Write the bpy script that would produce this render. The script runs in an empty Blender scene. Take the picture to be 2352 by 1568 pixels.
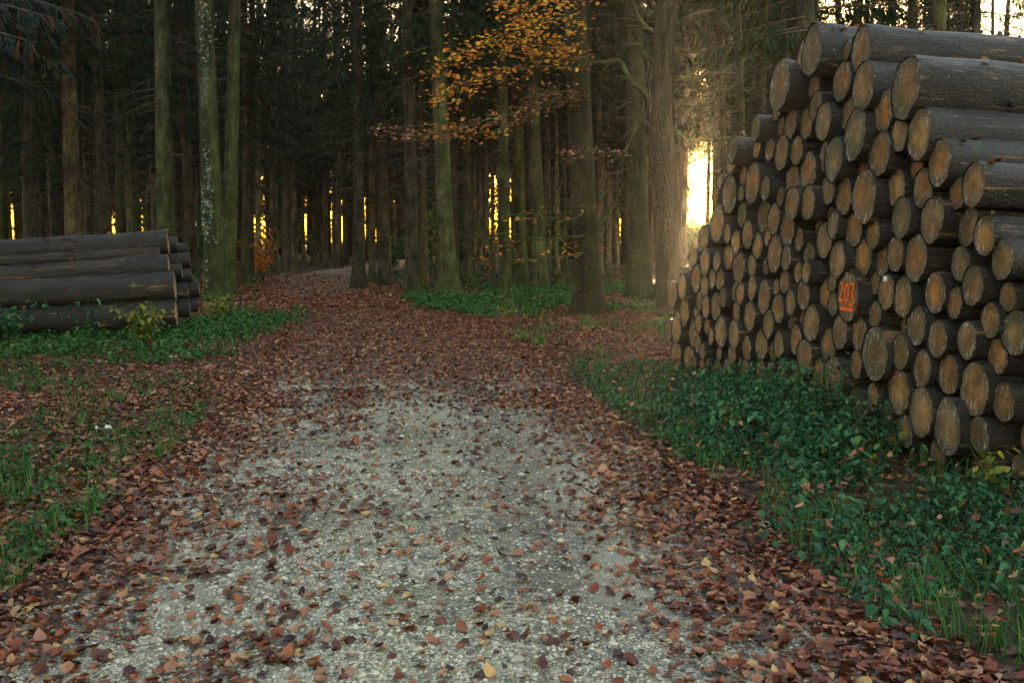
import bpy, math, random
import numpy as np
from mathutils import Vector, Matrix, Euler

random.seed(7)
rng = np.random.default_rng(7)
SC = bpy.context.scene
COL = SC.collection
rad = math.radians

# ------------------------------------------------------------------ camera
F = 2287.0; CX = 1176.0; CY = 784.0          # photograph measured on a 2352 x 1568 grid
CAMZ = 1.6
PITCH = math.atan((CY - 540.0) / F)
cp, sp = math.cos(PITCH), math.sin(PITCH)
cam_d = bpy.data.cameras.new("camera")
cam_d.sensor_width = 36.0; cam_d.lens = 36.0 * F / 2352.0
cam_d.clip_start = 0.05; cam_d.clip_end = 3000
cam = bpy.data.objects.new("camera", cam_d); COL.objects.link(cam)
cam.location = (0, 0, CAMZ); cam.rotation_euler = (math.pi/2 - PITCH, 0, 0)
SC.camera = cam

def ray(u, v):
    x = (u - CX) / F; y = -(v - CY) / F
    return np.array([x, cp + y*sp, -sp + y*cp])
def ground(u, v, z=0.0):
    d = ray(u, v); t = (z - CAMZ) / d[2]
    return np.array([d[0]*t, d[1]*t, z])
def at_depth(u, v, Y):
    d = ray(u, v); t = Y / d[1]
    return np.array([d[0]*t, Y, CAMZ + d[2]*t])

# ------------------------------------------------------------------ noise / terrain
_perm = np.random.default_rng(3).random((256, 256))
def vnoise(x, y):
    x = np.asarray(x, float); y = np.asarray(y, float)
    xi = np.floor(x).astype(int); yi = np.floor(y).astype(int)
    fx = x - xi; fy = y - yi
    fx = fx*fx*(3-2*fx); fy = fy*fy*(3-2*fy)
    a = _perm[xi & 255, yi & 255]; b = _perm[(xi+1) & 255, yi & 255]
    c = _perm[xi & 255, (yi+1) & 255]; d = _perm[(xi+1) & 255, (yi+1) & 255]
    return (a*(1-fx)+b*fx)*(1-fy) + (c*(1-fx)+d*fx)*fy
def fbm(x, y, o=3):
    s = 0; a = .5
    for i in range(o):
        s = s + a*vnoise(x*2**i + 17.3*i, y*2**i + 5.1*i); a *= .5
    return s
PY = [-8, -3, 3.5, 8, 12, 20, 30, 36, 45, 60, 90, 240]
PX = [.2, .0, -.35, -.75, -1.2, -2.8, -5.5, -6.7, -7.2, -6.0, -3.0, 10]
def pathc(y): return np.interp(y, PY, PX)
PW = 1.65
def sst(a, b, x):
    t = np.clip((np.asarray(x, float)-a)/(b-a), 0, 1); return t*t*(3-2*t)
def H(x, y):
    x = np.asarray(x, float); y = np.asarray(y, float)
    s = np.abs(x - pathc(y))
    off = sst(PW-.1, PW+1.6, s)
    h = .035*(1 - np.clip(s/PW, 0, 1)**2)
    h = h + off*(.16*(fbm(x*.55+9, y*.55, 3)-.42) - .02)
    h = h + .012*(fbm(x*3.1, y*3.1, 2)-.4)
    return h

# ------------------------------------------------------------------ mesh helpers
def mesh_obj(name, v, faces, mat=None, parent=None, smooth=True, attrs=None, link=True):
    """faces: list of int arrays (n,3)/(n,4) or plain list of tuples"""
    me = bpy.data.meshes.new(name)
    v = np.asarray(v, np.float32)
    if isinstance(faces, list) and len(faces) and isinstance(faces[0], np.ndarray):
        loops = np.concatenate([f.reshape(-1) for f in faces]).astype(np.int32)
        sizes = np.concatenate([np.full(len(f), f.shape[1], np.int32) for f in faces])
        starts = np.concatenate([[0], np.cumsum(sizes)[:-1]]).astype(np.int32)
        me.vertices.add(len(v)); me.vertices.foreach_set("co", v.reshape(-1))
        me.loops.add(len(loops)); me.loops.foreach_set("vertex_index", loops)
        me.polygons.add(len(sizes)); me.polygons.foreach_set("loop_start", starts)
        try: me.polygons.foreach_set("loop_total", sizes)
        except Exception: pass
        me.update(calc_edges=True); me.validate()
    else:
        me.from_pydata([tuple(map(float, p)) for p in v], [], [tuple(map(int, f)) for f in faces]); me.update()
    if attrs:
        for k, a in attrs.items():
            at = me.attributes.new(k, 'FLOAT', 'POINT'); at.data.foreach_set("value", np.asarray(a, np.float32))
    if smooth: me.polygons.foreach_set("use_smooth", np.ones(len(me.polygons), bool))
    if mat: me.materials.append(mat)
    o = bpy.data.objects.new(name, me)
    if link: COL.objects.link(o)
    if parent: o.parent = parent
    return o
def tag(o, label=None, cat=None, group=None, kind=None):
    if label: o["label"] = label
    if cat: o["category"] = cat
    if group: o["group"] = group
    if kind: o["kind"] = kind
    return o
def empty(name, loc=(0,0,0), rot=None):
    o = bpy.data.objects.new(name, None); COL.objects.link(o); o.location = loc
    o.empty_display_size = .2
    if rot is not None: o.rotation_euler = rot
    return o
def link_copy(src, name, parent=None):
    o = src.copy(); o.name = name; COL.objects.link(o)
    if parent: o.parent = parent
    return o
class MB:
    def __init__(s): s.v = []; s.f3 = []; s.f4 = []; s.n = 0; s.a = []
    def add(s, v, f3=None, f4=None, a=None):
        v = np.asarray(v, float).reshape(-1, 3); s.v.append(v)
        if f3 is not None: s.f3.append(np.asarray(f3, int).reshape(-1, 3)+s.n)
        if f4 is not None: s.f4.append(np.asarray(f4, int).reshape(-1, 4)+s.n)
        s.a.append(np.full(len(v), 0.0) if a is None else np.broadcast_to(np.asarray(a, float), (len(v),)))
        s.n += len(v)
    def build(s, name, mat, parent=None, attr='rnd', smooth=True):
        fs = []
        if s.f3: fs.append(np.concatenate(s.f3))
        if s.f4: fs.append(np.concatenate(s.f4))
        return mesh_obj(name, np.concatenate(s.v), fs, mat, parent, smooth, {attr: np.concatenate(s.a)})
    def tube(s, pts, radii, n=8, cap=True, jit=0, a=None):
        pts = np.asarray(pts, float); m = len(pts)
        tan = np.gradient(pts, axis=0); tan /= np.linalg.norm(tan, axis=1)[:, None]+1e-9
        ref = np.array([0., 0, 1]) if abs(tan[0][2]) < .9 else np.array([1., 0, 0])
        V = []
        x = np.cross(ref, tan[0]); x /= np.linalg.norm(x)
        th = np.linspace(0, 2*np.pi, n, endpoint=False)
        for i in range(m):
            x = x - tan[i]*np.dot(x, tan[i]); x /= np.linalg.norm(x)+1e-9
            y = np.cross(tan[i], x)
            r = radii[i]*(1+jit*(rng.random(n)-.5))
            V.append(pts[i] + np.outer(np.cos(th)*r, x) + np.outer(np.sin(th)*r, y))
        V = np.concatenate(V)
        i = np.arange(m-1)[:, None]*n; j = np.arange(n)[None]; k = (j+1) % n
        f4 = np.stack([i+j, i+k, i+n+k, i+n+j], -1).reshape(-1, 4)
        f3 = None
        if cap:
            V = np.concatenate([V, pts[-1:]+tan[-1]*radii[-1]*.3]); t = m*n; b = (m-1)*n
            f3 = np.stack([np.full(n, t), b+np.arange(n), b+(np.arange(n)+1) % n], -1)
        s.add(V, f3, f4, a)

LT = np.array([[0,1,0],[-.5,.62,.0],[.5,.62,0],[0,.0,0]])
def leaves(P, size, yaw, nrm_tilt, tilt_az, width=.62, fold=.25, curl=.25, rnd=None, shape='beech'):
    """8-vertex curled, folded leaves; returns v, f3, f4, rnd"""
    n = len(P)
    if shape == 'beech':
        st = np.array([[0,.02],[-.46,.28],[0,.30],[.46,.28],[-.44,.66],[0,.68],[.44,.66],[0,1.0]])
    elif shape == 'ivy':
        st = np.array([[0,.08],[-.6,.2],[0,.32],[.6,.2],[-.3,.62],[0,.65],[.3,.62],[0,1.0]])
    else:
        st = np.array([[0,0],[-.42,.25],[0,.28],[.42,.25],[-.26,.66],[0,.66],[.26,.66],[0,1.0]])
    x = st[:,0][None]*width*2*.62*np.ones((n,1)); y = (st[:,1][None]-.35)*np.ones((n,1))
    fo = (fold*(.4+rng.random(n)))[:,None]; cu = (curl*(rng.random(n)*2-.7))[:,None]
    z = np.abs(x)*fo*1.2 + cu*(y**2)*1.3
    z = z + (rng.random((n,8))-.5)*.08
    x, y, z = x*size[:,None], y*size[:,None], z*size[:,None]
    c, s_ = np.cos(yaw)[:,None], np.sin(yaw)[:,None]
    X = x*c - y*s_; Y = x*s_ + y*c; Z = z
    # tilt about horizontal axis with azimuth tilt_az
    ca, sa = np.cos(tilt_az)[:,None], np.sin(tilt_az)[:,None]
    ct, stt = np.cos(nrm_tilt)[:,None], np.sin(nrm_tilt)[:,None]
    a = X*ca + Y*sa; b = -X*sa + Y*ca
    a2 = a*ct + Z*stt; z2 = -a*stt + Z*ct
    X = a2*ca - b*sa; Y = a2*sa + b*ca
    V = np.stack([X, Y, z2], -1) + P[:,None,:]
    o = (np.arange(n)*8)[:,None]
    f3 = np.concatenate([o+np.array([[0,2,1]]), o+np.array([[0,3,2]]), o+np.array([[4,5,7]]), o+np.array([[5,6,7]])])
    f4 = np.concatenate([o+np.array([[1,2,5,4]]), o+np.array([[2,3,6,5]])])
    if rnd is None: rnd = rng.random(n)
    return V.reshape(-1,3), f3, f4, np.repeat(rnd, 8)
def add_leaves(mb, P, smin, smax, tilt=.5, **k):
    n = len(P)
    if n == 0: return
    mb_args = leaves(np.asarray(P, float), smin+(smax-smin)*rng.random(n)**1.35, rng.random(n)*6.283,
                     tilt*np.abs(rng.normal(0, 1, n)), rng.random(n)*6.283, **k)
    mb.add(*mb_args[:3], mb_args[3])

# ------------------------------------------------------------------ materials
class NT:
    def __init__(s, name):
        s.m = bpy.data.materials.new(name); s.m.use_nodes = True
        s.t = s.m.node_tree; s.t.nodes.clear()
        s.out = s.t.nodes.new('ShaderNodeOutputMaterial')
        s.b = s.t.nodes.new('ShaderNodeBsdfPrincipled'); s.L(s.b.outputs[0], s.out.inputs[0])
    def n(s, t, **kw):
        x = s.t.nodes.new(t)
        for k, v in kw.items(): setattr(x, k, v)
        return x
    def L(s, a, b): s.t.links.new(a, b)
    def put(s, sock, v):
        if hasattr(v, 'is_output') or isinstance(v, bpy.types.NodeSocket): s.L(v, sock)
        else: sock.default_value = v
    def coord(s, kind='Object'): return s.n('ShaderNodeTexCoord').outputs[kind]
    def pos(s): return s.n('ShaderNodeNewGeometry').outputs['Position']
    def nrm(s): return s.n('ShaderNodeNewGeometry').outputs['Normal']
    def map(s, vec, scale=(1,1,1), loc=None):
        x = s.n('ShaderNodeMapping'); s.L(vec, x.inputs[0]); x.inputs['Scale'].default_value = scale
        if loc is not None: s.put(x.inputs['Location'], loc)
        return x.outputs[0]
    def noise(s, vec, sc, det=3, rough=.55, dist=0):
        x = s.n('ShaderNodeTexNoise'); s.L(vec, x.inputs['Vector'])
        x.inputs['Scale'].default_value = sc; x.inputs['Detail'].default_value = det
        x.inputs['Roughness'].default_value = rough; x.inputs['Distortion'].default_value = dist
        return x.outputs['Fac']
    def vor(s, vec, sc, feat='F1', out='Distance', rnd=1):
        x = s.n('ShaderNodeTexVoronoi', feature=feat); s.L(vec, x.inputs['Vector'])
        x.inputs['Scale'].default_value = sc; x.inputs['Randomness'].default_value = rnd
        return x.outputs[out]
    def ramp(s, fac, stops, interp='LINEAR'):
        x = s.n('ShaderNodeValToRGB'); s.put(x.inputs[0], fac); r = x.color_ramp; r.interpolation = interp
        while len(r.elements) < len(stops): r.elements.new(.5)
        for e, (p, c) in zip(r.elements, stops):
            e.position = p; e.color = (c, c, c, 1) if isinstance(c, (int, float)) else (*c[:3], 1)
        return x.outputs[0]
    def mix(s, fac, a, b, blend='MIX'):
        x = s.n('ShaderNodeMix', data_type='RGBA', blend_type=blend)
        s.put(x.inputs[0], fac)
        for k, v in ((6, a), (7, b)):
            if isinstance(v, tuple): v = (*v[:3], 1)
            s.put(x.inputs[k], v)
        return x.outputs[2]
    def math(s, op, a, b=0.0, clamp=False):
        x = s.n('ShaderNodeMath', operation=op, use_clamp=clamp); s.put(x.inputs[0], a); s.put(x.inputs[1], b)
        return x.outputs[0]
    def attr(s, name): return s.n('ShaderNodeAttribute', attribute_name=name).outputs['Fac']
    def oinfo(s, k): return s.n('ShaderNodeObjectInfo').outputs[k]
    def sep(s, vec, i): 
        x = s.n('ShaderNodeSeparateXYZ'); s.L(vec, x.inputs[0]); return x.outputs[i]
    def comb(s, a, b, c):
        x = s.n('ShaderNodeCombineXYZ')
        for i, v in enumerate((a, b, c)): s.put(x.inputs[i], v)
        return x.outputs[0]
    def bump(s, h, strength=.5, dist=.02):
        x = s.n('ShaderNodeBump'); s.L(h, x.inputs['Height']); x.inputs['Strength'].default_value = strength
        x.inputs['Distance'].default_value = dist; s.L(x.outputs[0], s.b.inputs['Normal'])
    def fin(s, col, rough=.8, spec=.3, trans=0, disp=None):
        s.put(s.b.inputs['Base Color'], (*col, 1) if isinstance(col, tuple) else col)
        s.put(s.b.inputs['Roughness'], rough); s.b.inputs['Specular IOR Level'].default_value = spec
        if trans:
            tr = s.n('ShaderNodeBsdfTranslucent'); s.put(tr.inputs['Color'], (*col, 1) if isinstance(col, tuple) else col)
            mx = s.n('ShaderNodeMixShader'); mx.inputs[0].default_value = trans
            s.L(s.b.outputs[0], mx.inputs[1]); s.L(tr.outputs[0], mx.inputs[2]); s.L(mx.outputs[0], s.out.inputs[0])
        return s.m

def m_bark(name, dark, light, moss_col, moss=.5, scale=1.0, side=(.6, -.5)):
    g = NT(name); c = g.coord('Object'); r = g.oinfo('Random')
    off = g.comb(g.math('MULTIPLY', r, 37.0), g.math('MULTIPLY', r, 91.0), g.math('MULTIPLY', r, 13.0))
    v = g.n('ShaderNodeVectorMath', operation='ADD'); g.L(g.pos(), v.inputs[0]); g.L(off, v.inputs[1]); p = v.outputs[0]
    ps = g.map(p, (1, 1, .35))
    plates = g.vor(ps, 22*scale, 'DISTANCE_TO_EDGE'); fine = g.noise(ps, 60*scale, 5, .65); big = g.noise(p, 2.2, 3)
    h = g.math('ADD', g.math('MULTIPLY', g.math('MINIMUM', plates, .25), 2.0), g.math('MULTIPLY', fine, .9))
    base = g.mix(g.ramp(h, [(.25, 0.), (.95, 1.)]), dark, light)
    base = g.mix(g.ramp(big, [(.35, 0.), (.7, .55)]), base, tuple(x*.55 for x in dark))
    # moss grows on one weather side and towards the foot
    nx = g.sep(g.nrm(), 0); ny = g.sep(g.nrm(), 1); z = g.sep(g.pos(), 2)
    sd = g.math('ADD', g.math('MULTIPLY', nx, side[0]), g.math('MULTIPLY', ny, side[1]))
    mn = g.noise(g.map(p, (1, 1, .5)), 5.5, 5, .6)
    foot = g.math('MULTIPLY', g.ramp(g.math('MULTIPLY', z, .25), [(0, 1.), (1, 0.)]), .18)
    fac = g.math('ADD', g.math('ADD', g.math('MULTIPLY', sd, .22), mn), foot)
    fac = g.ramp(fac, [(.66-.3*moss, 0.), (.86-.3*moss, 1.)])
    mc = g.mix(g.noise(p, 30, 3), tuple(x*.5 for x in moss_col), tuple(x*1.5 for x in moss_col))
    lich = g.ramp(g.noise(p, 8, 4, .7), [(.6, 0.), (.68, .6)])
    base = g.mix(lich, base, (light[0]*1.5, light[1]*1.65, light[2]*1.5))
    base = g.mix(g.math('MULTIPLY', fac, min(.9, moss*1.5)), base, mc)
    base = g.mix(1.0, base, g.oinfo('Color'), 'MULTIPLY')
    base = g.mix(1.0, base, g.ramp(g.noise(g.map(p, (1, 1, .12)), 15*scale, 4, .65), [(.32, .45), (.52, 1.), (.7, 1.4)]), 'MULTIPLY')
    blot = g.noise(g.map(p, (1, 1, .6)), 3.2, 4, .65)
    base = g.mix(1.0, base, g.ramp(blot, [(.3, .22), (.5, .85), (.72, 1.7)]), 'MULTIPLY')
    g.bump(h, .9, .03)
    return g.fin(base, .9, .2)
def m_leaf(name, stops, rough=.5, trans=.35, spec=.4, vein=True):
    g = NT(name); r = g.attr('rnd')
    col = g.ramp(r, stops)
    nz = g.noise(g.pos(), 45, 3)
    col = g.mix(g.ramp(nz, [(.3, 0.), (.75, .55)]), col, g.mix(.5, col, tuple(x*.35 for x in stops[0][1])))
    return g.fin(col, rough, spec, trans)

MAT = {}
MAT['spruce'] = m_bark('spruce_bark', (.022, .016, .012), (.10, .076, .055), (.045, .058, .018), .28)
MAT['mossy'] = m_bark('mossy_bark', (.022, .018, .011), (.088, .074, .046), (.04, .05, .012), .54, .8)
MAT['farbark'] = m_bark('far_bark', (.055, .043, .031), (.20, .165, .12), (.06, .07, .025), .25, .6)  # lighter copy of spruce bark; its brightness stands for light on far trunks
MAT['limb'] = m_bark('limb_bark', (.02, .018, .012), (.06, .055, .03), (.05, .07, .014), .7, 1.5)
def twig():
    g = NT('dead_twig'); n = g.noise(g.pos(), 25, 3)
    return g.fin(g.ramp(n, [(.3, (.025, .02, .015)), (.7, (.09, .075, .055))]), .9, .2)
MAT['twig'] = twig()
MAT['needle'] = m_leaf('spruce_needles', [(0, (.007, .022, .010)), (.5, (.013, .036, .014)), (.9, (.024, .052, .018)), (1, (.04, .028, .016))], .8, .25, .08)
MAT['needle_blue'] = m_leaf('drooping_needles', [(0, (.008, .016, .014)), (.6, (.016, .028, .022)), (.7, (.022, .03, .02)), (.8, (.06, .026, .014)), (1, (.05, .022, .013))], .8, .25, .06)
MAT['beech'] = m_leaf('golden_beech_leaf', [(0, (.22, .065, .02)), (.3, (.50, .15, .02)), (.6, (.74, .28, .022)), (.85, (.85, .44, .035)), (1, (.55, .46, .06))], .5, .6)
MAT['copper'] = m_leaf('copper_beech_leaf', [(0, (.12, .05, .04)), (.5, (.28, .11, .06)), (.85, (.40, .17, .06)), (1, (.55, .28, .05))], .5, .4)
MAT['litter'] = m_leaf('fallen_leaf', [(0, (.022, .008, .006)), (.25, (.075, .017, .009)), (.48, (.17, .038, .013)), (.70, (.26, .072, .024)), (.84, (.31, .125, .065)), (.95, (.38, .20, .10)), (1, (.46, .28, .09))], .42, .15, .32)  # palest tan stops paint in the leaves' sheen; the other tones are leaf colour
MAT['green'] = m_leaf('undergrowth_leaf', [(0, (.010, .042, .018)), (.35, (.022, .088, .036)), (.7, (.045, .15, .058)), (.93, (.085, .21, .07)), (.97, (.12, .17, .03)), (1, (.2, .15, .025))], .5, .35, .22)
MAT['yellowgreen'] = m_leaf('yellow_green_leaf', [(0, (.04, .09, .015)), (.5, (.11, .17, .02)), (.8, (.28, .28, .03)), (1, (.4, .32, .04))], .45, .5)
MAT['grass'] = m_leaf('grass_blade', [(0, (.018, .065, .014)), (.5, (.035, .12, .022)), (.9, (.07, .17, .035)), (1, (.16, .16, .05))], .55, .35, .2)
MAT['ivy'] = m_leaf('ivy_leaf', [(0, (.02, .05, .03)), (.5, (.05, .095, .065)), (.85, (.11, .16, .12)), (1, (.26, .17, .09))], .28, .1, .7)
MAT['orange'] = m_leaf('orange_shrub_leaf', [(0, (.35, .09, .02)), (.6, (.55, .18, .02)), (1, (.6, .3, .03))], .5, .5)

def m_logbark():
    g = NT('log_bark'); c = g.coord('Object'); r = g.oinfo('Random')
    off = g.comb(g.math('MULTIPLY', r, 37.0), g.math('MULTIPLY', r, 91.0), g.math('MULTIPLY', r, 53.0))
    v = g.n('ShaderNodeVectorMath', operation='ADD'); g.L(g.pos(), v.inputs[0]); g.L(off, v.inputs[1]); p = v.outputs[0]
    wob = g.n('ShaderNodeTexNoise'); g.L(p, wob.inputs['Vector']); wob.inputs['Scale'].default_value = 9; wob.inputs['Detail'].default_value = 4
    pw = g.n('ShaderNodeVectorMath', operation='MULTIPLY_ADD'); g.L(wob.outputs['Color'], pw.inputs[0]); pw.inputs[1].default_value = (.12, .12, .12); g.L(p, pw.inputs[2])
    pl = g.vor(g.map(pw.outputs[0], (.7, 1, 1)), 26, 'DISTANCE_TO_EDGE'); fine = g.noise(p, 55, 6, .72); big = g.noise(p, 3.5, 4)
    h = g.math('ADD', g.math('MULTIPLY', g.math('MINIMUM', pl, .22), 1.5), g.math('MULTIPLY', fine, 1.1))
    col = g.mix(g.ramp(h, [(.25, 0.), (1., 1.)]), (.003, .0024, .002), (.025, .019, .016))
    col = g.mix(g.ramp(big, [(.42, 0.), (.58, .85)]), col, (.007, .005, .004))
    pc = g.n('ShaderNodeVectorMath', operation='ADD'); g.L(c, pc.inputs[0]); g.L(off, pc.inputs[1])
    peel = g.ramp(g.noise(g.map(pc.outputs[0], (.75, 1.3, 1.3)), 2.1, 5, .62, .5), [(.63, 0.), (.65, 1.)])
    flake = g.ramp(g.noise(g.map(pc.outputs[0], (1.2, 3, 3)), 2.6, 5, .7), [(.585, 0.), (.635, .85)])
    col = g.mix(flake, col, g.mix(fine, (.05, .026, .015), (.15, .088, .055)))
    grain = g.noise(g.map(p, (4, 60, 60)), 1.0, 4)
    col = g.mix(peel, col, g.mix(grain, (.07, .034, .016), (.23, .125, .06)))
    lich = g.ramp(g.noise(p, 11, 2, .5), [(.73, 0.), (.75, 1.)]); col = g.mix(g.math('MULTIPLY', lich, .6), col, (.22, .24, .2))
    up = g.ramp(g.sep(g.nrm(), 2), [(.35, 0.), (.95, 1.)])
    mo = g.math('MULTIPLY', up, g.ramp(g.noise(p, 3.1, 3), [(.64, 0.), (.72, .8)])); col = g.mix(mo, col, (.035, .07, .012))
    g.bump(h, .8, .02)
    return g.fin(col, g.ramp(fine, [(.3, .36), (.8, .7)]), .35)
MAT['logbark'] = m_logbark()
def m_cut():
    g = NT('cut_wood'); rd = g.attr('rad'); oi = g.oinfo('Random'); p = g.pos()
    off = g.comb(g.math('MULTIPLY', oi, 37.0), g.math('MULTIPLY', oi, 91.0), g.math('MULTIPLY', oi, 53.0))
    v = g.n('ShaderNodeVectorMath', operation='ADD'); g.L(p, v.inputs[0]); g.L(off, v.inputs[1]); q = v.outputs[0]
    n1 = g.noise(q, 5, 4, .6); n2 = g.noise(q, 26, 4, .65)
    rings = g.math('SINE', g.math('ADD', g.math('MULTIPLY', rd, 52.0), g.math('MULTIPLY', n1, 16.0)))
    c = g.coord('Object'); ang = g.math('ARCTAN2', g.sep(c, 2), g.sep(c, 1))
    radial = g.noise(g.comb(g.math('MULTIPLY', ang, 5.0), g.math('MULTIPLY', rd, .8), g.math('MULTIPLY', oi, 50.)), 2.6, 5, .7)
    wood = g.mix(g.ramp(n1, [(.3, 0.), (.7, 1.)]), (.13, .062, .018), (.36, .21, .075))
    wood = g.mix(g.math('MULTIPLY', g.ramp(rings, [(-.2, 0.), (.9, 1.)]), .5), wood, (.085, .042, .018))
    wood = g.mix(g.ramp(radial, [(.50, 0.), (.72, .6)]), wood, (.40, .26, .13))
    wood = g.mix(g.ramp(radial, [(.33, .95), (.42, 0.)]), wood, (.028, .017, .010))
    wood = g.mix(1.0, wood, g.oinfo('Color'), 'MULTIPLY')
    al = g.n('ShaderNodeObjectInfo').outputs['Alpha']
    e = g.math('ADD', g.math('ADD', rd, g.math('MULTIPLY', n1, .95)), g.math('MULTIPLY', n2, .28))
    e = g.math('ADD', e, g.math('MULTIPLY', radial, .35))
    rim = g.ramp(g.math('MULTIPLY', e, .5), [(.64, 0.), (.79, 1.)])
    rim = g.math('MULTIPLY', rim, al)
    greyc = g.mix(n2, (.016, .015, .011), (.12, .11, .088))
    wood = g.mix(g.math('MULTIPLY', rim, .93), wood, greyc)
    st = g.noise(g.map(q, (30, 30, 9)), 1.6, 3, .6)
    res = g.math('MULTIPLY', g.ramp(st, [(.585, 0.), (.62, 1.)]), g.ramp(rd, [(.25, .15), (.75, 1.)]))
    wood = g.mix(g.math('MULTIPLY', res, .8), wood, (.44, .45, .42))
    stain = g.ramp(g.noise(q, 6.5, 5, .7), [(.42, 0.), (.62, .8)]); wood = g.mix(stain, wood, (.062, .04, .02))
    gw = g.ramp(g.noise(g.map(q, (8, 8, 3)), 1.1, 4, .65), [(.50, 0.), (.66, .7)]); wood = g.mix(g.math('MULTIPLY', gw, .7), wood, (.17, .14, .095))
    alg = g.ramp(g.noise(q, 3.0, 4), [(.52, 0.), (.70, .7)]); wood = g.mix(alg, wood, (.045, .048, .014))
    g.bump(g.math('ADD', g.math('MULTIPLY', rings, .25), g.math('ADD', g.math('MULTIPLY', radial, .8), n2)), .6, .012)
    return g.fin(wood, .75, .3)
MAT['cut'] = m_cut()
def m_ground():
    g = NT('forest_floor'); p = g.pos()
    a = g.vor(p, 17, 'F1', 'Color'); av = g.sep(a, 0)
    n = g.noise(p, 1.1, 4); n2 = g.noise(p, 38, 4)
    col = g.ramp(av, [(0, (.022, .011, .008)), (.4, (.06, .025, .014)), (.75, (.11, .046, .024)), (1, (.16, .08, .045))])
    col = g.mix(g.ramp(n2, [(.35, .6), (.65, 0.)]), col, (.016, .01, .007))
    col = g.mix(g.ramp(n, [(.54, 0.), (.66, .55)]), col, g.mix(n2, (.018, .03, .01), (.05, .075, .02)))
    # the open meadow beyond the trees
    far = g.math('MULTIPLY', g.sep(p, 1), .01)
    col = g.mix(g.ramp(far, [(.80, 0.), (.98, 1.)]), col, g.mix(n2, (.10, .13, .03), (.20, .22, .06)))
    g.bump(g.math('ADD', g.vor(p, 17), n2), .8, .03)
    return g.fin(col, .8, .2)
MAT['ground'] = m_ground()
def m_path():
    g = NT('path_gravel'); p = g.pos()
    x = g.sep(p, 0); y = g.sep(p, 1)
    c1 = g.sep(g.vor(p, 95, 'F1', 'Color'), 0); c2 = g.sep(g.vor(p, 42, 'F1', 'Color'), 1)
    d1 = g.vor(p, 95); d2 = g.vor(p, 42)
    col = g.ramp(c1, [(0, (.055, .046, .033)), (.3, (.27, .215, .135)), (.7, (.54, .44, .28)), (1, (.80, .69, .49))])
    col2 = g.ramp(c2, [(0, (.06, .052, .04)), (.5, (.26, .235, .175)), (1, (.55, .51, .41))])
    col = g.mix(g.ramp(g.noise(p, 9, 3), [(.45, 0.), (.55, 1.)]), col, col2)
    col = g.mix(g.ramp(d1, [(.35, 0.), (.75, .65)]), col, (.03, .025, .02))
    pat = g.noise(p, .9, 4, .6)
    col = g.mix(g.ramp(pat, [(.5, 0.), (.68, .75)]), col, (.045, .034, .026))
    fin_ = g.ramp(g.noise(g.map(p, (1.2, .5, 1), (3, 1, 0)), 1.0, 3), [(.5, 0.), (.62, .6)])
    col = g.mix(fin_, col, g.mix(g.noise(p, 150, 3), (.22, .19, .135), (.44, .39, .29)))
    mo = g.math('MULTIPLY', g.ramp(g.noise(p, 1.7, 3), [(.6, 0.), (.7, 1.)]), .45)
    col = g.mix(mo, col, (.075, .085, .03))
    cx_ = g.math('ADD', x, g.math('ADD', g.math('MULTIPLY', y, .105), .0))
    band = g.ramp(g.math('ABSOLUTE', g.math('ADD', cx_, -.05)), [(.0, 1.), (.28, .8), (.5, 0.)])
    gm = g.math('MULTIPLY', g.math('MULTIPLY', band, g.ramp(g.noise(p, 3.2, 4, .6), [(.44, 0.), (.62, 1.)])), .55)
    col = g.mix(gm, col, g.mix(g.noise(p, 60, 3), (.05, .06, .022), (.17, .165, .09)))
    rut = g.ramp(g.math('ABSOLUTE', g.math('ADD', g.math('ABSOLUTE', cx_), -.72)), [(.0, .85), (.2, .5), (.36, 0.)])
    col = g.mix(g.math('MULTIPLY', rut, g.ramp(g.noise(p, 2.1, 4), [(.35, .3), (.6, 1.)])), col, (.07, .055, .042))
    far = g.ramp(g.math('MULTIPLY', y, .03), [(.3, 0.), (.42, 1.)])
    col = g.mix(g.math('MULTIPLY', far, .72), col, (.10, .055, .04))
    g.bump(g.math('SUBTRACT', 1.0, g.math('ADD', g.math('MULTIPLY', d1, .7), g.math('MULTIPLY', d2, .6))), 1.0, .014)
    return g.fin(col, .7, .35)
MAT['path'] = m_path()
def m_stone():
    g = NT('pebble'); r = g.attr('rnd')
    return g.fin(g.mix(g.noise(g.pos(), 120, 3), g.ramp(r, [(0, (.04, .034, .028)), (.25, (.24, .19, .125)), (.7, (.55, .455, .30)), (1, (.84, .74, .55))]), (.16, .14, .11)), .65, .35)
MAT['stone'] = m_stone()
def m_plain(name, c, rough=.6):
    g = NT(name); n = g.noise(g.pos(), 60, 3)
    return g.fin(g.mix(g.ramp(n, [(.3, 0.), (.7, .5)]), c, tuple(x*.6 for x in c)), rough, .3)
MAT['paint'] = m_plain('orange_spray_paint', (.80, .11, .018), .5)
MAT['tag'] = m_plain('white_plastic_tag', (.75, .8, .85), .4)
MAT['mark'] = m_plain('grey_print', (.2, .3, .4), .4)
MAT['fungus'] = m_plain('pale_fungus', (.62, .58, .48), .6)

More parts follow.
